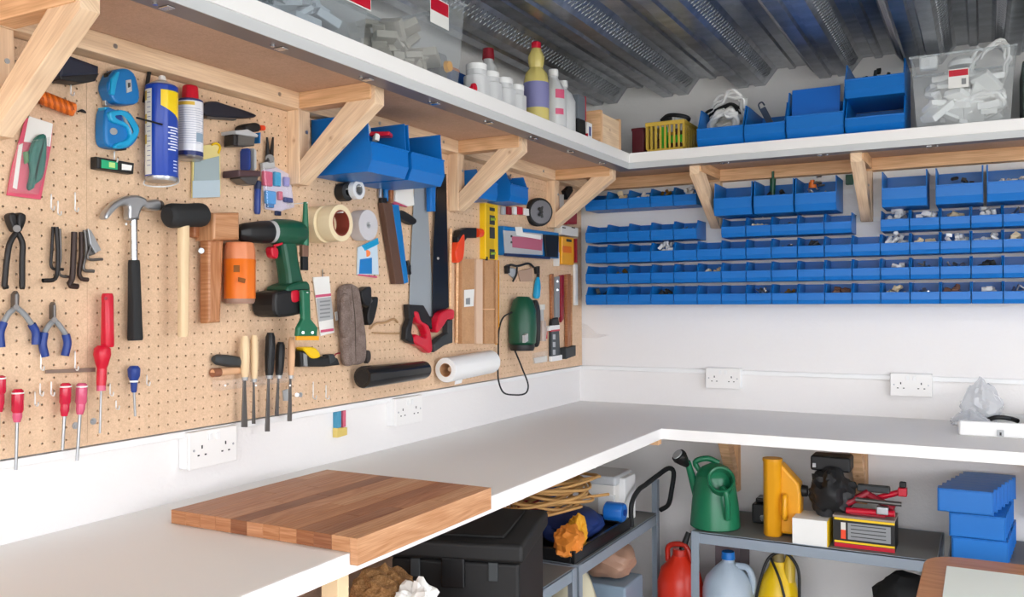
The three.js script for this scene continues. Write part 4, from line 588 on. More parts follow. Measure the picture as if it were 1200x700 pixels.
driver('pinkish screwdriver with a slightly tilted blade beside a white washer', 96, 449, 474, 486, 540, 6.2, M.pinkClear, M.pinkClear, -2.4);
driver('fat red screwdriver partly cut off at the board end', -2, 440, 462, 483, 520, 8, M.redPlastic, M.redPlastic, 0);
{ const t = T('L', 'stubby_driver', 'small navy screwdriver with a slim bright blade', 'screwdriver', 157, 486); t.lath('handle', M.navyB, [157, 446], [157, 429], .024, [[0, 4.5], [.3, 6.6], [.8, 7], [1, 4.5]]); t.rod('ring', M.white, [157, 448], [157, 446], .024, 4.8); t.lath('neck', M.navyB, [157, 460], [157, 448], .024, [[0, 2.6], [.2, 3.4], [1, 4]]); t.rod('blade', M.blade, [158.5, 488], [157, 460], .024, 1.4); }
// chisel rack
{ const t = T('L', 'tool_rail', 'clear plastic rail that holds the row of chisels', 'rail', 300, 452); t.poly('bar', M.film, [[254, 446], [346, 436], [346, 447], [254, 458]], .001, .03, .002); for (const x of [264, 300, 340]) t.rod('peg', M.white, [x, 452], [x, 452, .034], 0, 1.2); }
function chisel(label, x, y0, y1, tip, rad, mat, bw, tx = 0, off = .03) { const t = T('L', 'chisel', label, 'chisel', x, y1); t.lath('handle', mat, [x, y1], [x + tx, y0], off, [[0, rad * .7], [.1, rad * .85], [.5, rad], [.9, rad * .9], [1, rad * .6]]); t.rod('ferrule', M.steel, [x - tx * .1, y1 + 4], [x, y1], off, rad * .6, rad * .7); t.poly('blade', M.darkSteel, [[x - bw * .4 - tx * .1, y1 + 3], [x + bw * .4 - tx * .1, y1 + 3], [x + bw - tx, tip - 6], [x + bw - tx, tip], [x - bw - tx, tip], [x - bw - tx, tip - 4]], off - .002, .004, .0006); }
chisel('wide chisel with a pale wooden handle, broadest blade of the row', 287, 394, 442, 501, 5.4, M.handleWood, 3.2); chisel('chisel with a pale wooden handle and a narrow blade', 298, 393, 444, 497, 4.6, M.handleWood, 1.6); chisel('long chisel with a fat black handle', 315.5, 390, 440, 506, 6, M.black, 2.4, 1.5); chisel('chisel with a shorter black handle', 327, 401, 440, 488, 5.4, M.black, 2.0, 2, .022); chisel('slim chisel with a pinkish wooden handle at the end of the row', 341, 395, 440, 494, 4.2, M.handlePink, 2.2, 1);
{ const t = T('L', 'marking_knife', 'short tool with a round wooden handle lying level behind the chisels', 'knife', 266, 437); t.lath('handle', M.handlePink, [249, 437], [282, 434], .014, [[0, 3.5], [.06, 5], [.3, 4.6], [1, 4.4]]); t.rod('cap', std('#8d5a40', .5), [249, 437], [257, 436.4], .014, 5.2); }
{ const t = T('L', 'black_handle_tool', 'black oval handle lying level above the wooden marking knife', 'handle', 266, 428); t.lath('grip', M.charcoal, [250, 421], [283, 425], .016, [[0, 3.5], [.12, 6], [.5, 7], [1, 6]]); }
{ const t = T('L', 'metal_clip_plate', 'small steel bracket under the tool rail at its end', 'bracket', 340, 464); t.poly('plate', M.greyLight, [[332, 458], [338, 456], [338, 470], [333, 470]], .001, .004, .0006); t.rod('screw', M.steel, [348, 463], [348, 463, .004], 0, 2.4); }
// bare wire pegs
for (const [x, y, l, lab] of [[60, 228, 16, 'bare white wire peg above the black hex keys'], [68, 236, 14, 'white wire peg with a small loop above the hex keys'], [88, 226, 20, 'long white wire peg above the fanned hex keys'], [88, 412, 20, 'white wire peg behind the flat steel bar'], [48, 412, 20, 'white wire peg at the end of the flat steel bar'], [41, 460, 14, 'bent white wire peg beside the red screwdrivers'], [47, 450, 12, 'crossed white wire peg between red screwdrivers'], [60, 448, 14, 'thin white wire peg left of the paired screwdrivers'], [129, 450, 12, 'white wire peg beside the bulbous red screwdriver'], [136, 470, 8, 'small white wire peg under the red bulb handle'], [172, 440, 10, 'white wire peg beside the navy screwdriver'], [83, 98, 12, 'white wire peg under the navy sanding block'], [134, 178, 10, 'white wire peg under the cyan tape measure'], [367, 448, 18, 'white wire peg between chisels and black tube'], [382, 452, 14, 'white wire peg above the coloured key tag']]) {
  const t = T('L', 'peg_hook', lab.replace('left of', 'next to'), 'hook', x, y + l, 'bare wire pegs'); t.tube('wire', M.white, [[x, y, 0], [x, y + 1, .012], [x, y + l * .7, .014], [x, y + l, .012], [x + 3, y + l + 2, .025], [x + 4, y + l - 2, .034]], .0014); }
{ const t = T('L', 'key_tag', 'blue, red and yellow tag card stuck below the trunking', 'tag', 399, 512); t.poly('blue_half', std('#4794b4', .5), [[393, 483], [400, 482], [400, 501], [393, 502]], -.021, .016, .001); t.poly('red_half', std('#d4627a', .5), [[400, 482], [405.5, 481], [405.5, 500], [400, 501]], -.021, .016, .001); t.poly('yellow_base', std('#ddc46c', .5), [[393, 502], [407, 501], [407, 510], [393, 513]], -.021, .018, .001); }

// ------------------------------------------------------------------ things on the high shelf
function clearBox(label, x0, x1, z0, z1, h, y = SH) { // open-topped translucent storage box, base corner to corner
  const cx = (x0 + x1) / 2, cz = (z0 + z1) / 2, w = x1 - x0, d = z1 - z0, s = .012, th = .0025;
  const t = thing('storage_box', label, 'storage box', [cx, y, cz]);
  const P = (sx, sz, yy) => { const k = 1 - s * 2 * (1 - yy / h) / Math.min(w, d) * 1.2; return [sx * w / 2 * k, yy, sz * d / 2 * k]; };
  const pos = [], f = (a, b, c, e) => pos.push(...a, ...b, ...c, ...a, ...c, ...e);
  for (const [a, b] of [[[-1, 1], [1, 1]], [[1, 1], [1, -1]], [[1, -1], [-1, -1]], [[-1, -1], [-1, 1]]]) f(P(...a, 0), P(...b, 0), P(...b, h), P(...a, h));
  f(P(-1, 1, .001), P(-1, -1, .001), P(1, -1, .001), P(1, 1, .001));
  const g = new THREE.BufferGeometry(); g.setAttribute('position', new THREE.Float32BufferAttribute(pos, 3)); g.setAttribute('uv', new THREE.Float32BufferAttribute(new Float32Array(pos.length / 3 * 2), 2)); g.computeVertexNormals();
  part(t, 'walls', g, M.clear);
  part(t, 'rim', mg([bx(-w / 2 - .006, h - .008, d / 2 - .003, w / 2 + .006, h, d / 2 + .006, .002), bx(-w / 2 - .006, h - .008, -d / 2 - .006, w / 2 + .006, h, -d / 2 + .003, .002), bx(-w / 2 - .006, h - .008, -d / 2, -w / 2 + .003, h, d / 2, .002), bx(w / 2 - .003, h - .008, -d / 2, w / 2 + .006, h, d / 2, .002)]), M.clear);
  return t;
}
function heapIn(kind, name, label, cat, x, y, z, w, d, h, n, mat) { // loose contents of a box
  const a = []; for (let i = 0; i < n; i++) { const s = rr(.02, .05), g = kind === 'flat' ? bx(-s, -s * .25, -s * .7, s, s * .25, s * .7, .003) : kind === 'rod' ? cyl(V3(-s, 0, 0), V3(s, 0, 0), s * .25) : new THREE.IcosahedronGeometry(s * .6, 1); g.applyMatrix4(new THREE.Matrix4().makeRotationFromEuler(new THREE.Euler(rr(-.6, .6), rr(0, 6), rr(-.6, .6)))); g.translate(rr(-.5, .5) * (w - .09), .03 + rnd() * (h - .06), rr(-.5, .5) * (d - .09)); a.push(g); }
  const m = solo(name, label, cat, mg(a), mat, [x, y, z]); m.userData.kind = 'stuff'; return m;
}
function sticker(parent, x, y0, y1, z0, z1, split) { // red over white label on a face that looks along +x
  part(parent, 'red_label', bx(x, y0 + (y1 - y0) * split, z0, x + .001, y1, z1), M.red); part(parent, 'white_label', bx(x, y0, z0 - .002, x + .0008, y1 + .003, z1 + .002), M.paper);
}
{ let b = clearBox('clear storage box holding grey-blue parts on the shelf above the hammer', .10, .378, 2.045, 2.375, .235); sticker(b, .141, .09, .15, -.155, -.06, .05);
  heapIn('flat', 'grey_box_contents', 'blue-grey and beige parts in the clear box above the hammer', 'parts', .24, SH, 2.21, .24, .29, .18, 60, std('#aab6c0', .5));
  b = clearBox('clear storage box with a yellow disc inside on the shelf above the saws', .10, .378, 1.625, 1.955, .235); sticker(b, .141, .137, .205, -.075, .01, .5);
  heapIn('flat', 'grey_box_contents', 'dark and beige parts in the clear box above the saws', 'parts', .24, SH, 1.79, .24, .29, .16, 55, std('#b8b2a6', .5));
  solo('yellow_disc', 'round yellow disc inside the clear box above the saws', 'disc', cyl(V3(0, 0, 0), V3(.012, .0, 0), .016, .014, 16), M.yellowWarm, [.345, SH + .055, 1.67]);
  b = clearBox('clear storage box at the near end of the shelf', .10, .378, 2.41, 2.74, .235);
  heapIn('flat', 'grey_box_contents', 'pale parts in the clear box at the near end of the shelf', 'parts', .24, SH, 2.57, .24, .29, .16, 50, std('#c4c9cb', .5)); }
function bottle(name, label, x, z, prof, body, capMat, capProf, extra) {
  const h = prof[prof.length - 1][0]; const t = thing(name, label, 'bottle', [x, SH, z]);
  part(t, 'body', lathe(V3(0, 0, 0), V3(0, h, 0), prof.map(([y, r]) => [y / h, r]), 24), body);
  const c0 = capProf[0][0], c1 = capProf[capProf.length - 1][0]; part(t, 'cap', lathe(V3(0, c0, 0), V3(0, c1, 0), capProf.map(([y, r]) => [(y - c0) / (c1 - c0), r]), 16), capMat);
  if (extra) extra(t); return t;
}
const milky = new THREE.MeshPhysicalMaterial({ color: '#e9ebec', roughness: .4, transmission: .25, thickness: 0 }), yellowOil = new THREE.MeshPhysicalMaterial({ color: '#ecdc86', roughness: .25, transmission: .25, thickness: 0 });
[[1.50, .36, .085], [1.415, .355, .082], [1.33, .355, .082], [1.245, .35, .080]].forEach(([z, x, h], i) => bottle('white_tub', ['squat white tub beside the clear storage box', 'second squat white tub in the row on the shelf', 'third squat white tub in the row on the shelf', 'squat white tub next to the yellow bottle'][i], x - .02, z, [[0, .034], [.004, .038], [h * .75, .038], [h * .8, .03], [h, .03]], milky, M.white, [[h * .98, .031], [h * 1.18, .031], [h * 1.2, .028]]));
solo('red_valve', 'small red valve wheel on the shelf edge beside the clear box', 'valve', mg([cyl(V3(0, 0, 0), V3(.008, 0, 0), .013, .013, 10), cyl(V3(-.01, 0, 0), V3(.012, 0, 0), .005), cyl(V3(-.004, -.013, 0), V3(-.004, -.004, 0), .007)]), M.red, [.372, SH + .0135, 1.575]);
bottle('yellow_bottle', 'tall pale yellow bottle with red cap and purple label', .345, 1.12, [[0, .036], [.006, .042], [.13, .042], [.16, .036], [.178, .022], [.195, .026], [.215, .027], [.232, .02], [.245, .015]], yellowOil, M.red, [[.243, .016], [.262, .016], [.266, .012]], t => part(t, 'label', (() => { const g = new THREE.CylinderGeometry(.0426, .0426, .085, 24, 1, true, -1.2, 3.2); g.translate(0, .085, 0); return g; })(), std('#7f7fae', .5)));
bottle('white_bottle', 'white plastic bottle with red print behind the yellow bottle', .35, 1.0, [[0, .04], [.005, .045], [.12, .045], [.15, .03], [.17, .016], [.18, .016]], milky, M.white, [[.178, .018], [.2, .017]], t => { part(t, 'red_print', (() => { const g = new THREE.CylinderGeometry(.0456, .0456, .03, 20, 1, true, .6, .8); g.translate(0, .11, 0); return g; })(), M.pink); part(t, 'red_print', (() => { const g = new THREE.CylinderGeometry(.0456, .0456, .02, 20, 1, true, .6, .7); g.translate(0, .05, 0); return g; })(), M.pink); });
bottle('white_bottle', 'white plastic bottle in front of the dark grey carton', .34, .90, [[0, .04], [.005, .044], [.11, .044], [.14, .03], [.155, .015], [.165, .015]], milky, M.white, [[.163, .017], [.185, .016]]);
bottle('cleaner_bottle', 'slim white and red bottle behind the yellow bottle', .22, 1.22, [[0, .03], [.17, .03], [.19, .016], [.2, .016]], milky, M.redDeep, [[.2, .02], [.235, .018]]);
{ const t = thing('dark_carton', 'dark grey carton with red edge beside the white bottles', 'carton', [.345, SH, .825]); part(t, 'carton', bx(-.045, .0, -.03, .035, .145, .03, .002), std('#6d747c', .5)); part(t, 'black_base', bx(-.0455, 0, -.0305, .0355, .06, .0305, .002), M.black); part(t, 'red_edge', bx(-.03, .06, -.034, .0365, .148, -.03, .001), M.red); }
{ const t = thing('small_box', 'small white and blue box with a red corner beside the wooden crate', 'box', [.35, SH, .755]); part(t, 'box', bx(-.03, 0, -.022, .03, .06, .022, .002), M.paper); part(t, 'blue_print', bx(.0295, .012, -.008, .031, .045, .008), M.navyB); part(t, 'red_base', bx(-.031, 0, .018, .031, .018, .0235, .001), M.red); }
{ const t = thing('blue_tool_case', 'blue and orange tools piled behind the white tubs', 'tool', [.2, SH, 1.42]); part(t, 'blue_case', bx(-.07, 0, -.09, .06, .10, .09, .006), M.blueDark); part(t, 'orange_tool', bx(-.03, .1, -.03, .02, .13, .08, .01), M.orange); part(t, 'grey_tool', bx(-.02, .1, .09, .05, .14, .14, .01), M.grey); part(t, 'grey_tool_base', bx(-.02, 0, .095, .05, .1, .135, .004), M.charcoal); }
{ // pine crate and yellow basket
  const t = thing('wooden_crate', 'open pine crate in the corner of the shelf', 'crate', [.30, SH, .56]);
  part(t, 'side', bx(-.08, 0, .085, .085, .125, .105, .001, 0), M.pine2); part(t, 'side', bx(-.08, 0, -.105, .085, .125, -.085, .001, 0), M.pine2); part(t, 'side', bx(.067, 0, -.0845, .085, .115, .0845, .001, 2), M.pine); part(t, 'side', bx(-.085, 0, -.0845, -.067, .125, .0845, .001, 2), M.pine2); part(t, 'base', bx(-.066, .002, -.0845, .066, .012, .0845, .001, 0), M.pine2);
  heap('brown', 'brown offcuts inside the pine crate', .30, SH + .012, .56, .11, .14, .10, 20, 'offcuts');
  solo('maroon_tin', 'dark maroon tin between the pine crate and the yellow basket', 'tin', mg([bx(-.03, 0, -.06, .022, .10, .05, .004), bx(-.032, .095, -.062, .024, .108, .052, .003)]), std('#561420', .4), [.42, SH, .30]);
  const b = thing('yellow_basket', 'yellow slatted plastic basket with green and orange panels inside', 'basket', [.535, SH, .25]), W = .075, D = .115, Hh = .12;
  for (const z of [-D, D]) for (let i = 0; i < 9; i++) { const x = -W + i * W / 4; part(b, 'slat', bx(x - .0045, .012, z - .002, x + .0045, Hh - .014, z + .002, .001), std('#c6a63c', .5)); }
  for (const x of [-W, W]) for (let i = 0; i < 11; i++) { const z = -D + i * D / 5; part(b, 'slat', bx(x - .002, .012, z - .005, x + .002, Hh - .014, z + .005, .001), std('#c6a63c', .5)); }
  part(b, 'rim', mg([bx(-W - .006, Hh - .016, D - .004, W + .006, Hh, D + .006, .002), bx(-W - .006, Hh - .016, -D - .006, W + .006, Hh, -D + .004, .002), bx(-W - .006, Hh - .016, -D, -W + .004, Hh, D, .002), bx(W - .004, Hh - .016, -D, W + .006, Hh, D, .002)]), std('#d3b144', .45)); part(b, 'base', bx(-W, 0, -D, W, .014, D, .003), std('#d3b144', .45));
  solo('green_panel', 'bright green plastic card standing in the yellow basket', 'card', bx(-.016, 0, -.002, .016, .085, .002, .001), std('#35b52c', .4), [.525, SH + .015, .352]); solo('green_panel', 'green plastic card lying behind the basket slats', 'card', bx(-.03, 0, -.002, .03, .03, .002, .001), std('#35b52c', .4), [.57, SH + .035, .345]);
  heap('brown', 'brown and orange bits filling the yellow basket', .535, SH + .016, .22, .12, .16, .10, 26, 'bits');
  const lens = thing('goggles', 'black safety goggles resting on top of the yellow basket', 'goggles', [.545, SH + .12, .27]); part(lens, 'frame', tubeG([V3(-.05, .02, .02), V3(-.02, .035, .03), V3(.03, .03, .03), V3(.06, .02, .01), V3(.04, .012, -.03)], .008), M.black); part(lens, 'lens', bx(-.045, .006, .012, -.005, .034, .028, .006), M.blackGloss); part(lens, 'lens', bx(.005, .004, .012, .05, .032, .028, .006), M.clear);
}
const shelfBin = (w, h, d, lip) => binGeo(w, h, d, .004, lip);
solo('shelf_bin', 'blue shelf bin overflowing with white cables beside the yellow basket', 'storage bin', shelfBin(.178, .155, .30, .46), M.blue, [.757, SH, .085], 0, 'blue bins on the high shelf');
solo('shelf_bin', 'blue shelf bin with a dark strap between two fuller bins', 'storage bin', shelfBin(.150, .150, .30, .46), M.blue, [.925, SH, .085], 0, 'blue bins on the high shelf');
solo('shelf_bin', 'blue shelf bin standing alone with a tall flap at its front', 'storage bin', shelfBin(.200, .185, .30, .46), M.blue, [1.104, SH, .085], 0, 'blue bins on the high shelf');
{ const f = solo('bin_divider', 'blue plastic divider panel leaning inside the tall-flapped bin', 'divider', bx(-.088, .0, -.002, .082, .105, .003, .001), std('#0a66c4', .4), [1.104, SH + .088, .335]); f.rotation.x = -.12; }
solo('shelf_bin', 'lower blue bin of the stacked pair beside the clear cable box', 'storage bin', shelfBin(.196, .130, .30, .44), M.blue, [1.306, SH, .085], 0, 'blue bins on the high shelf');
solo('shelf_bin', 'upper blue bin of the stacked pair beside the clear cable box', 'storage bin', shelfBin(.196, .130, .30, .5), M.blue, [1.306, SH + .131, .085], 0, 'blue bins on the high shelf');
heap('dark', 'black bits filling the upper blue bin of the stacked pair', 1.306, SH + .136, .22, .15, .18, .12, 40, 'bits'); heap('dark', 'dark bits in the lower blue bin of the stacked pair', 1.306, SH + .005, .24, .15, .16, .07, 30, 'bits');
function cable(name, label, cx, cy, cz, rx, ry, rz, turns, r, mat, ph = 0) { const p = []; const n = turns * 14; for (let i = 0; i <= n; i++) { const a = i / 14 * Math.PI * 2 + ph, w = 1 + .18 * Math.sin(i * 1.7 + ph); p.push(V3(Math.cos(a) * rx * w, Math.sin(a * 1.03) * ry * w + .006 * Math.sin(i * 2.3), Math.sin(a + .7) * rz * w)); } return solo(name, label, 'cable', tubeG(p, r, 7, n * 3), mat, [cx, cy, cz]); }
cable('white_cable', 'white cable coiled on top of the overflowing blue bin', .755, SH + .155, .24, .07, .06, .06, 3, .007, M.white); cable('white_cable', 'thick white flex stuffed into the overflowing blue bin', .74, SH + .09, .27, .06, .05, .05, 3, .009, M.white, 1.3); cable('black_cable', 'black cable tangled with the white flex in the blue bin', .73, SH + .14, .22, .08, .035, .05, 2, .006, M.black, .6);
heapIn('flat', 'white_plug_heap', 'white plugs and boxes heaped in the overflowing blue bin', 'plugs', .757, SH + .01, .23, .16, .20, .15, 22, M.offwhite);
solo('black_strap', 'ribbed dark strap leaning in the blue bin', 'strap', (() => { const g = mg([bx(-.012, 0, -.004, .012, .15, .004, .002), tubeG([V3(-.01, .15, 0), V3(-.006, .17, 0), V3(.008, .172, 0), V3(.012, .155, 0)], .003)]); g.rotateZ(.45); return g; })(), std('#2e3d55', .6), [.955, SH + .02, .25]);
{ const b = clearBox('large clear storage box crammed with white cables and sockets', 1.425, 1.74, .09, .375, .25); part(b, 'red_label', bx(-.04, .165, .1435, .018, .186, .145), M.red); part(b, 'white_label', bx(-.042, .125, .1425, .02, .19, .144), M.paper); part(b, 'label_code', bx(-.002, .135, .1435, .012, .155, .145), M.grey);
  heapIn('flat', 'white_socket_heap', 'white sockets and cable ends filling the big clear box', 'sockets', 1.582, SH, .23, .28, .25, .22, 60, M.white);
  cable('white_cable', 'white cable looping over the rim of the big clear box', 1.66, SH + .20, .27, .06, .075, .05, 3, .005, M.white, 2); cable('white_cable', 'white cable coiled at the bottom of the big clear box', 1.63, SH + .07, .27, .07, .035, .06, 3, .006, M.white, .4);
  const s = solo('white_back_box', 'white square electrical box perched on the big clear box', 'electrical box', mg([bx(-.03, 0, -.02, .03, .05, .02, .008), bx(-.012, .012, .018, .006, .036, .022, .002)]), M.white, [1.475, SH + .225, .25]); solo('white_dome_light', 'white dome light fitting perched on the big clear box', 'light fitting', lathe(V3(0, 0, 0), V3(0, .04, 0), [[0, .045], [.4, .044], [.8, .028], [1, .006]], 20), M.white, [1.58, SH + .225, .25]); }
solo('dark_case', 'dark green case on the shelf beside the clear cable box', 'case', bx(-.1, 0, -.14, .1, .2, .14, .006), std('#3d4a44', .5), [1.86, SH, .2]);

// tray and plastic bag on the far worktop
{ const t = thing('white_tray', 'white plastic tray on the far worktop under the clear bag', 'tray', [1.74, CT, .26]);
  part(t, 'tray', mg([bx(-.17, 0, -.13, .3, .008, .13, .003), bx(-.175, 0, .12, .3, .05, .135, .006), bx(-.175, 0, -.135, .3, .05, -.12, .006), bx(-.178, 0, -.13, -.163, .05, .13, .006)]), M.white); part(t, 'latch', bx(-.062, .004, .133, -.042, .026, .14, .002), M.greyLight); part(t, 'latch_slot', bx(-.055, .008, .1395, -.049, .018, .1405), M.black);
  solo('white_block', 'plain white block standing in the tray', 'block', bx(-.06, 0, -.05, .16, .068, .05, .004), M.white, [1.83, CT + .009, .26]); solo('black_lead', 'short black lead lying in the white tray', 'lead', tubeG([V3(-.05, 0, 0), V3(-.02, .012, .01), V3(.02, .008, 0), V3(.04, .004, .02)], .008), M.black, [1.70, CT + .045, .30]);
  // crumpled clear bag
  const g = new THREE.IcosahedronGeometry(1, 5), p = g.attributes.position; for (let i = 0; i < p.count; i++) { const v = V3().fromBufferAttribute(p, i), n = n64(v.x * 5 + 20, v.y * 5 + v.z * 4 + 20) * .5 + n64(v.z * 9 + 30, v.y * 9 + 10) * .35; v.multiplyScalar(.7 + n * .55); const taper = 1 - .45 * Math.max(0, v.y); p.setXYZ(i, v.x * .07 * taper, v.y * .085 + .085, v.z * .06 * taper); } g.computeVertexNormals();
  solo('plastic_bag', 'crumpled clear plastic bag standing in the white tray', 'bag', toCreasedNormals(g, .5), M.filmFrost, [1.635, CT + .01, .24]); const g2 = g.clone(); g2.scale(.9, .42, .8); solo('plastic_bag', 'small crumpled grey plastic bag lying on the tray rim', 'bag', toCreasedNormals(g2, .5), M.filmFrost, [1.60, CT + .01, .34]); }
{ // loose film hanging on the wall corner below the bins
  const t = thing('plastic_wrap', 'scrap of clear film stuck on the back wall near the corner', 'film', [.06, 1.24, .002]); part(t, 'film', extr([{ x: -.05, y: .04 }, { x: -.02, y: .03 }, { x: .03, y: -.01 }, { x: .09, y: -.015 }, { x: .03, y: -.03 }, { x: -.05, y: -.03 }], 0, .006, .002), M.film); }

// ------------------------------------------------------------------ racks under the worktop
function rack(label, x0, x1, z0, z1, y, post, far = post) { // slotted-angle shelving unit
  const t = thing('metal_rack', label, 'rack', [(x0 + x1) / 2, 0, (z0 + z1) / 2]), w = (x1 - x0) / 2, d = (z1 - z0) / 2;
  for (const sx of [-1, 1]) for (const sz of [-1, 1]) { const X = sx * w, Z = sz * d, ph = sz < 0 ? far : post; part(t, 'post', mg([bx(Math.min(X, X - sx * .032), 0, Z - sz * .003, Math.max(X, X - sx * .032), ph, Z, .0008), bx(X - sx * .003, 0, Math.min(Z, Z - sz * .032), X, ph, Math.max(Z, Z - sz * .032), .0008)]), M.rack); }
  for (const yy of [y, .12]) { const s = part(t, 'shelf', bx(-w + .004, yy - .006, -d + .004, w - .004, yy, d - .004, .001), M.rackTop);
    part(s, 'front_beam', bx(-w + .0042, yy - .042, d - .0085, w - .0042, yy + .001, d - .004, .001), M.rack); part(s, 'back_beam', bx(-w + .0042, yy - .042, -d + .004, w - .0042, yy + .001, -d + .0085, .001), M.rack); part(s, 'side_beam', bx(w - .0085, yy - .042, -d + .009, w - .004, yy + .001, d - .009, .001), M.rack); part(s, 'side_beam', bx(-w + .004, yy - .042, -d + .009, -w + .0085, yy + .001, d - .009, .001), M.rack); }
  return t;
}
rack('grey metal rack under the far worktop carrying the watering can', .655, 1.505, .03, .45, .5, .5);
rack('grey metal rack under the worktop carrying the stacked blue bins', 1.525, 2.375, .03, .45, .5, .5);
rack('grey metal rack in the corner carrying the cane coil', .03, .455, .225, 1.045, .5, .5, .64);
rack('grey metal rack under the left worktop carrying the black crate', .03, .455, 1.06, 1.91, .5, .5);
solo('back_panel', 'plain brown board lining the wall under the left worktop', 'panel', bx(.001, .0, .95, .016, CT - .092, 4.2), M.mdf);
solo('timber_post', 'square pale timber post under the left worktop edge', 'post', bx(-.02, 0, -.016, .02, CT - .04, .016, .002, 1), M.handleWood, [.58, 0, 2.43]);

// back rack, from the corner to the right
{ // green watering can
  const p = H(853, 627, .5), t = thing('watering_can', 'green plastic watering can with a black rose on its spout', 'watering can', [.718, .5, .335]);
  part(t, 'body', lathe(V3(0, 0, 0), V3(0, .20, 0), [[0, .088], [.03, .096], [.5, .088], [.85, .077], [1, .071]], 32), M.canGreen);
  part(t, 'top', lathe(V3(0, .199, 0), V3(0, .245, 0), [[0, .071], [.35, .065], [.7, .05], [1, .02]], 28), M.canGreen);
  part(t, 'filler_collar', (() => { const g = toCreasedNormals(new THREE.LatheGeometry([[.030, -.02], [.044, -.02], [.052, .065], [.049, .07], [.043, .066], [.034, -.01]].map(q => new THREE.Vector2(...q)), 24), .6); g.rotateX(1.0); g.rotateY(.3); g.translate(.032, .168, .035); return g; })(), M.canGreen);
  part(t, 'handle', tubeG([V3(.05, .17, .085), V3(.064, .165, .096), V3(.072, .12, .096), V3(.068, .05, .075)], .0105), M.canGreen);
  part(t, 'spout', cyl(V3(-.06, .06, -.02), V3(-.10, .25, .03), .022, .012), M.canGreen); part(t, 'rear_grip', tubeG([V3(-.05, .20, .0), V3(-.075, .245, .01), V3(-.03, .262, 0), V3(.01, .245, -.02)], .011), M.canGreen); part(t, 'rose', lathe(V3(-.10, .235, .03), V3(-.128, .278, .062), [[0, .012], [.4, .022], [.8, .030], [1, .028]], 20), M.black); part(t, 'rose_plate', cyl(V3(-.1275, .2765, .0605), V3(-.1310, .2820, .0650), .021), M.greyLight);
}
{ const t = thing('black_radio', 'small black box with a bright knob behind the yellow can', 'box', [.885, .5, .16]); part(t, 'case', bx(-.055, 0, -.05, .055, .075, .05, .006), M.black); part(t, 'lid', bx(-.045, .075, -.045, .055, .095, .03, .006), M.blackGloss); part(t, 'knob', cyl(V3(-.01, .025, .05), V3(-.01, .025, .058), .012), M.chrome); }
{ const t = thing('fuel_can', 'tall yellow plastic pouring can with a flat spout', 'can', [.955, .5, .33]);
  part(t, 'tube', lathe(V3(-.012, 0, .03), V3(-.012, .288, .03), [[0, .030], [.02, .034], [.95, .034], [.975, .037], [1, .036]], 24), M.yellowWarm); part(t, 'body', (() => { const g = extr([{ x: 0, y: .01 }, { x: .085, y: .01 }, { x: .09, y: .15 }, { x: .085, y: .20 }, { x: .02, y: .268 }, { x: 0, y: .268 }], -.035, .07, .01); return g; })(), M.yellowWarm); part(t, 'handle', tubeG([V3(.036, .155, .045), V3(.037, .15, .06), V3(.037, .08, .062), V3(.036, .07, .045)], .010), M.yellowWarm); part(t, 'side_cap', cyl(V3(.088, .17, 0), V3(.108, .17, 0), .022, .02), M.black); }
{ const t = thing('white_carton', 'blank white carton at the front of the grey rack', 'carton', [1.09, .5, .37]); part(t, 'carton', bx(-.062, 0, -.07, .058, .092, .07, .001), M.paper); part(t, 'yellow_edge', bx(.0575, 0, -.0705, .060, .092, .0705, .0004), M.yellow); }
{ const t = thing('printed_carton', 'black, yellow and red printed carton under the red car jack', 'carton', [1.268, .5, .345]);
  part(t, 'carton', bx(-.105, 0, -.07, .098, .105, .065, .001), M.black); part(t, 'yellow_stripe', bx(-.1, .096, .0645, .098, .104, .066), M.yellow); part(t, 'yellow_stripe', bx(-.1, .016, .0645, .098, .023, .066), M.yellow); part(t, 'red_stripe', bx(-.1, .001, .0645, .098, .014, .066), M.red); part(t, 'photo_panel', bx(-.055, .03, .0645, .085, .088, .0656), M.grey); for (let i = 0; i < 4; i++) part(t, 'print_line', bx(-.045, .04 + i * .013, .0654, .07, .043 + i * .013, .0662), M.charcoal); part(t, 'picture', bx(-.078, .03, .0645, -.062, .088, .0658), M.orangeRed); part(t, 'picture_top', bx(-.078, .062, .0656, -.062, .088, .0664), M.offwhite); part(t, 'lid', bx(-.106, .1045, -.071, .099, .112, .066, .001), std('#9a8c84', .6)); }
function lump(name, label, cat, mat, x, y, z, sx, sy, sz, seed_, rough = .5, freq = 2.2, crease = .6) { const g = new THREE.IcosahedronGeometry(1, 6), p = g.attributes.position; for (let i = 0; i < p.count; i++) { const v = V3().fromBufferAttribute(p, i), n = n64(v.x * freq + 20 + seed_, v.y * freq + v.z * freq * .8 + 20) * .6 + n64(v.z * freq * 2 + 30, v.y * freq * 2 + v.x * freq + seed_) * .4; v.multiplyScalar(1 - rough / 2 + n * rough); p.setXYZ(i, v.x * sx, Math.max(0, v.y * sy + sy * .85), v.z * sz); } g.computeVertexNormals(); return solo(name, label, cat, toCreasedNormals(g, crease), mat, [x, y, z]); }
lump('black_bag', 'crumpled black bag heaped beside the red jack', 'bag', std('#1d1e20', .55), 1.145, .5922, .32, .082, .09, .085, 3, .7, 3);
{ const t = thing('black_drill_case', 'squarish black plastic case on top of the black bag', 'case', [1.14, .745, .26]); part(t, 'case', bx(-.07, 0, -.05, .07, .055, .05, .008), M.black); part(t, 'latch', bx(-.062, .012, .05, -.05, .028, .054, .001), M.steel); }
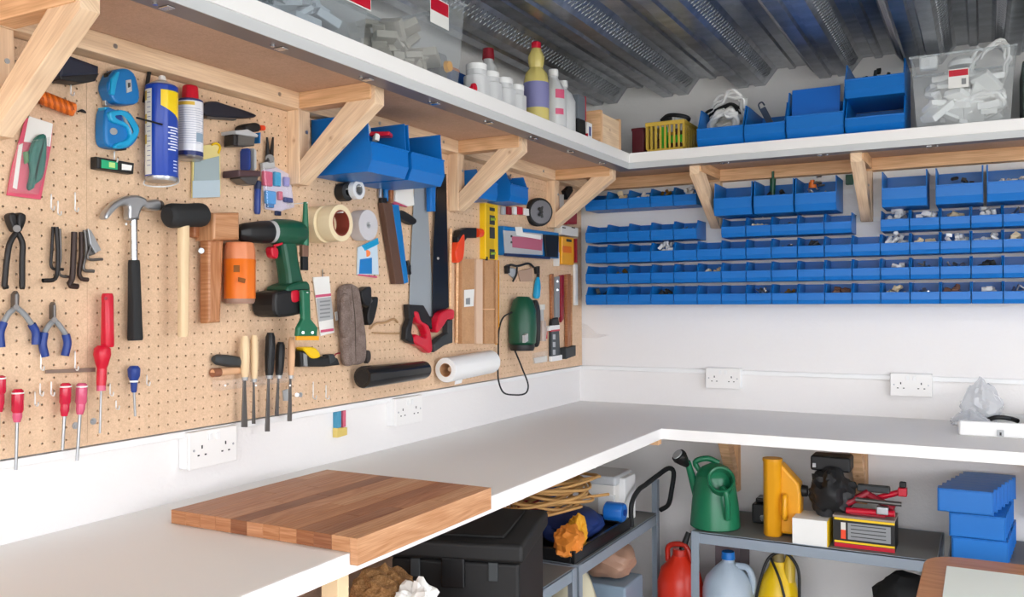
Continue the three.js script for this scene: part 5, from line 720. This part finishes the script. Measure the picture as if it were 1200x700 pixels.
{ // red car jack
  const t = thing('car_jack', 'folded red car jack lying on the printed carton', 'jack', [1.285, .613, .34]);
  const arm = (a, b, w, m) => { const g = cyl(V3(...a), V3(...b), w, w, 6); part(t, 'arm', g, m); };
  arm([-.08, .012, .04], [.08, .018, .045], .012, M.red); arm([-.085, .03, .02], [-.01, .075, .0], .014, M.redDeep); arm([-.02, .07, .0], [.075, .03, .02], .013, M.redDeep); arm([.02, .055, -.02], [.11, .09, -.02], .011, M.red); part(t, 'saddle', bx(.085, .07, -.035, .115, .10, .0, .004), M.red); part(t, 'rubber_pad', bx(.09, .1, -.03, .112, .12, -.008, .004), M.black); part(t, 'screw', cyl(V3(-.05, .052, .03), V3(.1, .05, .03), .008), M.darkSteel); part(t, 'steel_plate', bx(.02, .012, .03, .06, .04, .06, .004), M.steel); part(t, 'base', bx(-.07, 0, -.03, .05, .012, .05, .003), M.redDeep); part(t, 'dark_link', bx(-.05, .075, -.03, .06, .1, .0, .006), M.charcoal);
}
// nested blue bins lying in three layers on the next rack
{ const shell = (w, h, d) => { const t = .004, a = [bx(-w / 2, 0, 0, w / 2, h, t, .002), bx(-w / 2 - .004, -.003, -d, -w / 2 + t - .004, h + .003, 0, .001), bx(w / 2 - t + .004, -.003, -d, w / 2 + .004, h + .003, 0, .001), bx(-w / 2, h - t + .003, -d, w / 2, h + .003, 0, .001), bx(-w / 2, -.003, -d, w / 2, t - .003, 0, .001)]; const g = mg(a); g.translate(0, .003, 0); return g; };
  const sg = shell(.160, .072, .05); const lab = ['blue plastic bin nested in the bottom layer of stacked bins', 'blue plastic bin nested in the middle layer of stacked bins', 'blue plastic bin nested in the top layer of stacked bins'], names = ['bottom layer of nested blue bins', 'middle layer of nested blue bins', 'top layer of nested blue bins'];
  const off = [[1.625, .5], [1.618, .580], [1.583, .660]];
  for (let l = 0; l < 3; l++) for (let i = 0; i < 7; i++) solo('nested_bin', lab[l], 'storage bin', sg, M.blue, [off[l][0] + i * .010 * (l === 2 ? 1.2 : .5), off[l][1], .40 - i * .052], 0, names[l]);
}
// side table with a sheet of paper
{ const t = thing('side_table', 'low table with a rounded orange-brown top in front of the racks', 'table', [1.88, 0, 1.05]);
  const s = new THREE.Shape(), w = .40, d = .385, r = .12; s.moveTo(-w + r, -d); s.lineTo(w - r, -d); s.quadraticCurveTo(w, -d, w, -d + r); s.lineTo(w, d - r); s.quadraticCurveTo(w, d, w - r, d); s.lineTo(-w + r, d); s.quadraticCurveTo(-w, d, -w, d - r); s.lineTo(-w, -d + r); s.quadraticCurveTo(-w, -d, -w + r, -d);
  const g = new THREE.ExtrudeGeometry(s, { depth: .02, bevelEnabled: true, bevelThickness: .003, bevelSize: .003, bevelSegments: 2 }); g.rotateX(-Math.PI / 2); g.translate(0, .557, 0); part(t, 'top', g, new THREE.MeshStandardMaterial({ map: woodTex([196, 136, 92], 18, 8, 256, .5), roughness: .4 }));
  for (const sx of [-1, 1]) for (const sz of [-1, 1]) part(t, 'leg', cyl(V3(sx * .31, 0, sz * .30), V3(sx * .28, .556, sz * .27), .014, .018), M.rack);
  solo('paper_sheet', 'pale green-white sheet of paper lying on the low table', 'paper', bx(-.36, 0, -.29, .32, .0015, .24), std('#f2f8f0', .8), [1.90, .581, 1.08]);
}
lump('black_holdall', 'black holdall on the lower rack shelf behind the table', 'bag', M.rubber, 1.40, .12, .30, .12, .16, .11, 8, .4, 2.5);
{ const t = thing('water_jug', 'pale translucent water jug with a blue cap on the lower rack shelf', 'jug', [.768, .12, .335]);
  const body = new THREE.MeshPhysicalMaterial({ color: '#cfe0ee', roughness: .35, transmission: .35, thickness: 0 });
  part(t, 'body', lathe(V3(0, 0, 0), V3(0, .265, 0), [[0, .09], [.02, .098], [.55, .098], [.72, .085], [.88, .045], [.95, .024], [1, .022]], 28), body); part(t, 'cap', cyl(V3(0, .262, 0), V3(0, .29, 0), .026, .024), M.blue); part(t, 'handle', tubeG([V3(.03, .24, .0), V3(.075, .235, .0), V3(.095, .18, 0), V3(.09, .14, 0)], .013), body); }
{ const t = thing('yellow_sprayer', 'yellow pressure sprayer with a looping black hose on the lower shelf', 'sprayer', [.95, .12, .30]);
  part(t, 'tank', lathe(V3(0, 0, 0), V3(0, .27, 0), [[0, .07], [.02, .078], [.5, .078], [.75, .06], [.92, .034], [1, .03]], 28), M.yellow); part(t, 'pump', cyl(V3(0, .27, 0), V3(0, .30, 0), .024, .02), std('#8a7a4a', .5)); part(t, 'nozzle', lathe(V3(.045, .2, .02), V3(.04, .30, .0), [[0, .02], [.5, .022], [1, .012]], 16), std('#d8b63a', .4)); part(t, 'hose', tubeG([V3(-.075, .10, .07), V3(-.055, .2, .07), V3(-.02, .295, .05), V3(.03, .315, .04), V3(.075, .27, .04), V3(.085, .18, .05), V3(.08, .05, .06)], .0055, 8, 60), M.black); part(t, 'strap', tubeG([V3(-.02, .29, .045), V3(.02, .22, .075), V3(.045, .12, .085), V3(.05, .03, .085)], .005), M.black); }
{ const t = thing('petrol_can', 'round red petrol can with a black spout in the rack corner', 'petrol can', [.565, 0, .30]); part(t, 'body', lathe(V3(0, 0, 0), V3(0, .36, 0), [[0, .085], [.02, .09], [.7, .09], [.86, .075], [.95, .04], [1, .03]], 28), std('#d8321c', .35)); part(t, 'cap', cyl(V3(0, .355, 0), V3(0, .385, 0), .03, .028), std('#c02a1a', .35)); part(t, 'spout', cyl(V3(.01, .38, 0), V3(.03, .45, -.02), .014, .010), M.black); part(t, 'handle', tubeG([V3(-.05, .33, 0), V3(-.045, .39, 0), V3(.02, .40, 0), V3(.05, .34, 0)], .011), std('#b82818', .35)); }
solo('brown_carton', 'brownish grey carton behind the water jug', 'carton', bx(-.05, 0, -.08, .05, .30, .08, .002), std('#6e6064', .6), [.735, .12, .14]);

// corner rack
{ const c = [.20, .5, .66];
  const t = thing('black_tray', 'black plastic tray full of gear on the corner rack', 'tray', [.235, .5, .78]); part(t, 'base', bx(-.195, 0, -.25, .195, .008, .25, .003), M.black); part(t, 'rim', mg([bx(.19, 0, -.26, .205, .045, .26, .004), bx(-.205, 0, -.26, -.19, .045, .26, .004), bx(-.19, 0, .245, .19, .045, .26, .004), bx(-.19, 0, -.26, .19, .045, -.245, .004)]), M.blackGloss);
  lump('blue_sack', 'dark blue sack folded in the black tray', 'sack', std('#16306e', .6), .30, .509, .76, .11, .055, .17, 5, .4, 2);
  // cane coil
  const coil = thing('cane_coil', 'loose coil of tan cane lying on the dark blue sack', 'coil', [.24, .625, .83]);
  for (let k = 0; k < 15; k++) { const p = [], rx = .10 + rr(-.02, .05), rz = .15 + rr(-.03, .08), y = k * .0075, a0 = rr(0, 6), ox = rr(-.02, .02), oz = rr(-.03, .03); for (let i = 0; i < 15; i++) { const a = a0 + i / 15 * Math.PI * 2; p.push(V3(ox + Math.cos(a) * rx, y + .012 * Math.sin(a * 2 + k), oz + Math.sin(a) * rz)); } part(coil, 'cane', tubeG(p, .0058, 6, 70, true), M.tan); }
  const strandEnd = (a, b) => part(coil, 'cane_end', cyl(V3(...a), V3(...b), .0055), M.tan); strandEnd([.05, .06, .2], [.17, .035, -.16]); strandEnd([-.02, .1, .22], [.12, .09, -.2]);
  lump('yellow_glove', 'crumpled orange-yellow leather glove hanging over the tray edge', 'glove', std('#d9822a', .7), .40, .515, 1.0, .05, .055, .06, 12, .55, 3.5, .5); lump('yellow_glove', 'bright yellow leather glove beside the orange one', 'glove', std('#e0a020', .7), .385, .52, .90, .035, .06, .04, 19, .55, 3.5, .5);
  const bc = thing('blue_cylinder', 'stubby blue plastic drum at the front edge of the corner rack', 'drum', [.40, .545, .60]); part(bc, 'drum', lathe(V3(-.03, .035, 0), V3(.045, .035, -.0), [[0, .03], [.06, .036], [.9, .036], [1, .032]], 24), std('#1565b8', .35)); part(bc, 'hub', cyl(V3(.045, .035, 0), V3(.05, .035, 0), .012), M.navyB); part(bc, 'stand', bx(-.03, -.0, -.02, .03, .01, .02, .002), M.black);
  const w = thing('white_appliance', 'white and silver boxed appliance with a flex on the corner rack', 'appliance', [.27, .5, .40]); part(w, 'housing', bx(-.14, 0, -.09, .10, .16, .10, .01), M.offwhite); part(w, 'top_cover', bx(-.142, .15, -.092, .102, .19, .102, .012), std('#c2c6c8', .35)); part(w, 'front_panel', bx(.098, -.0, -.06, .125, .18, .06, .006), M.white); part(w, 'leg_panel', bx(.03, .0, .098, .1, .12, .112, .004), M.white); part(w, 'flex', tubeG([V3(-.1, .17, .09), V3(-.09, .22, .08), V3(-.04, .25, .05), V3(.0, .21, .06)], .005), M.white);
  const hose = thing('rubber_hose', 'thick black hose looping up from the corner rack', 'hose', [.35, .5, .45]); part(hose, 'hose', tubeG([onPlane('x', .43, 741, 628), onPlane('x', .43, 740, 592), onPlane('x', .43, 748, 575), B(757, 568, .34), B(770, 558, .25), B(784, 549, .20), B(789, 552, .18), B(787, 575, .18), B(783, 592, .20), B(774, 598, .24)].map(p => hose.worldToLocal(p)), .010, 8, 90), M.rubber);
  solo('blue_bottle', 'blue and black bottle standing behind the white appliance', 'bottle', mg([cyl(V3(0, 0, 0), V3(0, .20, 0), .04, .036, 20), cyl(V3(0, .2, 0), V3(0, .235, 0), .036, .014, 20)]), M.blueDark, [.12, .5, .60]); solo('red_can', 'dark red tin standing by the wall behind the cane coil', 'tin', mg([cyl(V3(0, 0, 0), V3(0, .19, 0), .045, .045, 20), cyl(V3(0, .19, 0), V3(0, .196, 0), .047, .047, 20)]), M.redDeep, [.10, .5, .72]); solo('dark_spray', 'black sprayer head bottle beside the wall under the worktop', 'bottle', mg([cyl(V3(0, 0, 0), V3(0, .2, 0), .035, .03, 16), bx(-.03, .2, -.015, .04, .24, .015, .005)]), M.navy, [.08, .5, .50]);
}
// lower level of the corner rack
lump('clear_bag', 'clear bag of brownish goods on the lower shelf of the corner rack', 'bag', std('#b08a74', .5), .34, .30, .48, .10, .07, .10, 22, .4, 2); { const m = solo('clear_tub', 'clear plastic tub under the bag of brownish goods', 'tub', mg([bx(-.1, 0, -.1, .1, .17, .1, .01)]), std('#8fa3b4', .25), [.34, .12, .48]); }
lump('cream_sack', 'cream paper sack on the lower shelf of the corner rack', 'sack', std('#cfc8ac', .8), .33, .12, .85, .11, .17, .12, 27, .3, 2);
// near end: black crate and things beside it
{ const t = thing('black_crate', 'large black lidded plastic crate under the left worktop', 'crate', [.43, .5, 1.69], .29); // turned a little
  const mc = std('#0a0a0b', .6); part(t, 'body', bx(-.165, 0, -.175, .165, .235, .175, .01), mc); part(t, 'lid', bx(-.178, .236, -.188, .178, .285, .188, .012), mc); part(t, 'lid_ridge', mg([bx(-.12, .284, -.14, .12, .292, .14, .004)]), mc); for (const s of [-.1, 0, .1]) part(t, 'rib', bx(s - .012, .19, .174, s + .012, .236, .181, .002), M.charcoal); part(t, 'latch', bx(-.03, .17, .175, .03, .245, .19, .004), M.blackGloss); }
solo('cardboard_box', 'cardboard box on the floor in front of the black crate', 'box', mg([bx(-.17, 0, -.13, .17, .64, .13, .002)]), M.cardboard, [.41, 0, 2.07]);
lump('brown_fleece', 'shaggy brown cloth bundled on the cardboard box', 'cloth', new THREE.MeshStandardMaterial({ map: tex(128, speck([140, 102, 60], 90, 40), .08), roughness: 1 }), .395, .641, 2.04, .07, .06, .075, 31, .6, 5, .3);
lump('white_cloth', 'crumpled white cloth on the cardboard box beside the crate', 'cloth', M.paper, .505, .641, 2.06, .05, .05, .05, 37, 1.2, 3.2, .35);
solo('red_strap', 'red strap lying on the cardboard box', 'strap', tubeG([V3(-.08, .0, .02), V3(-.03, .012, .05), V3(.03, .008, .06), V3(.09, .01, .03)], .009), M.orangeRed, [.40, .65, 2.16]);

renderer.render(scene, camera);
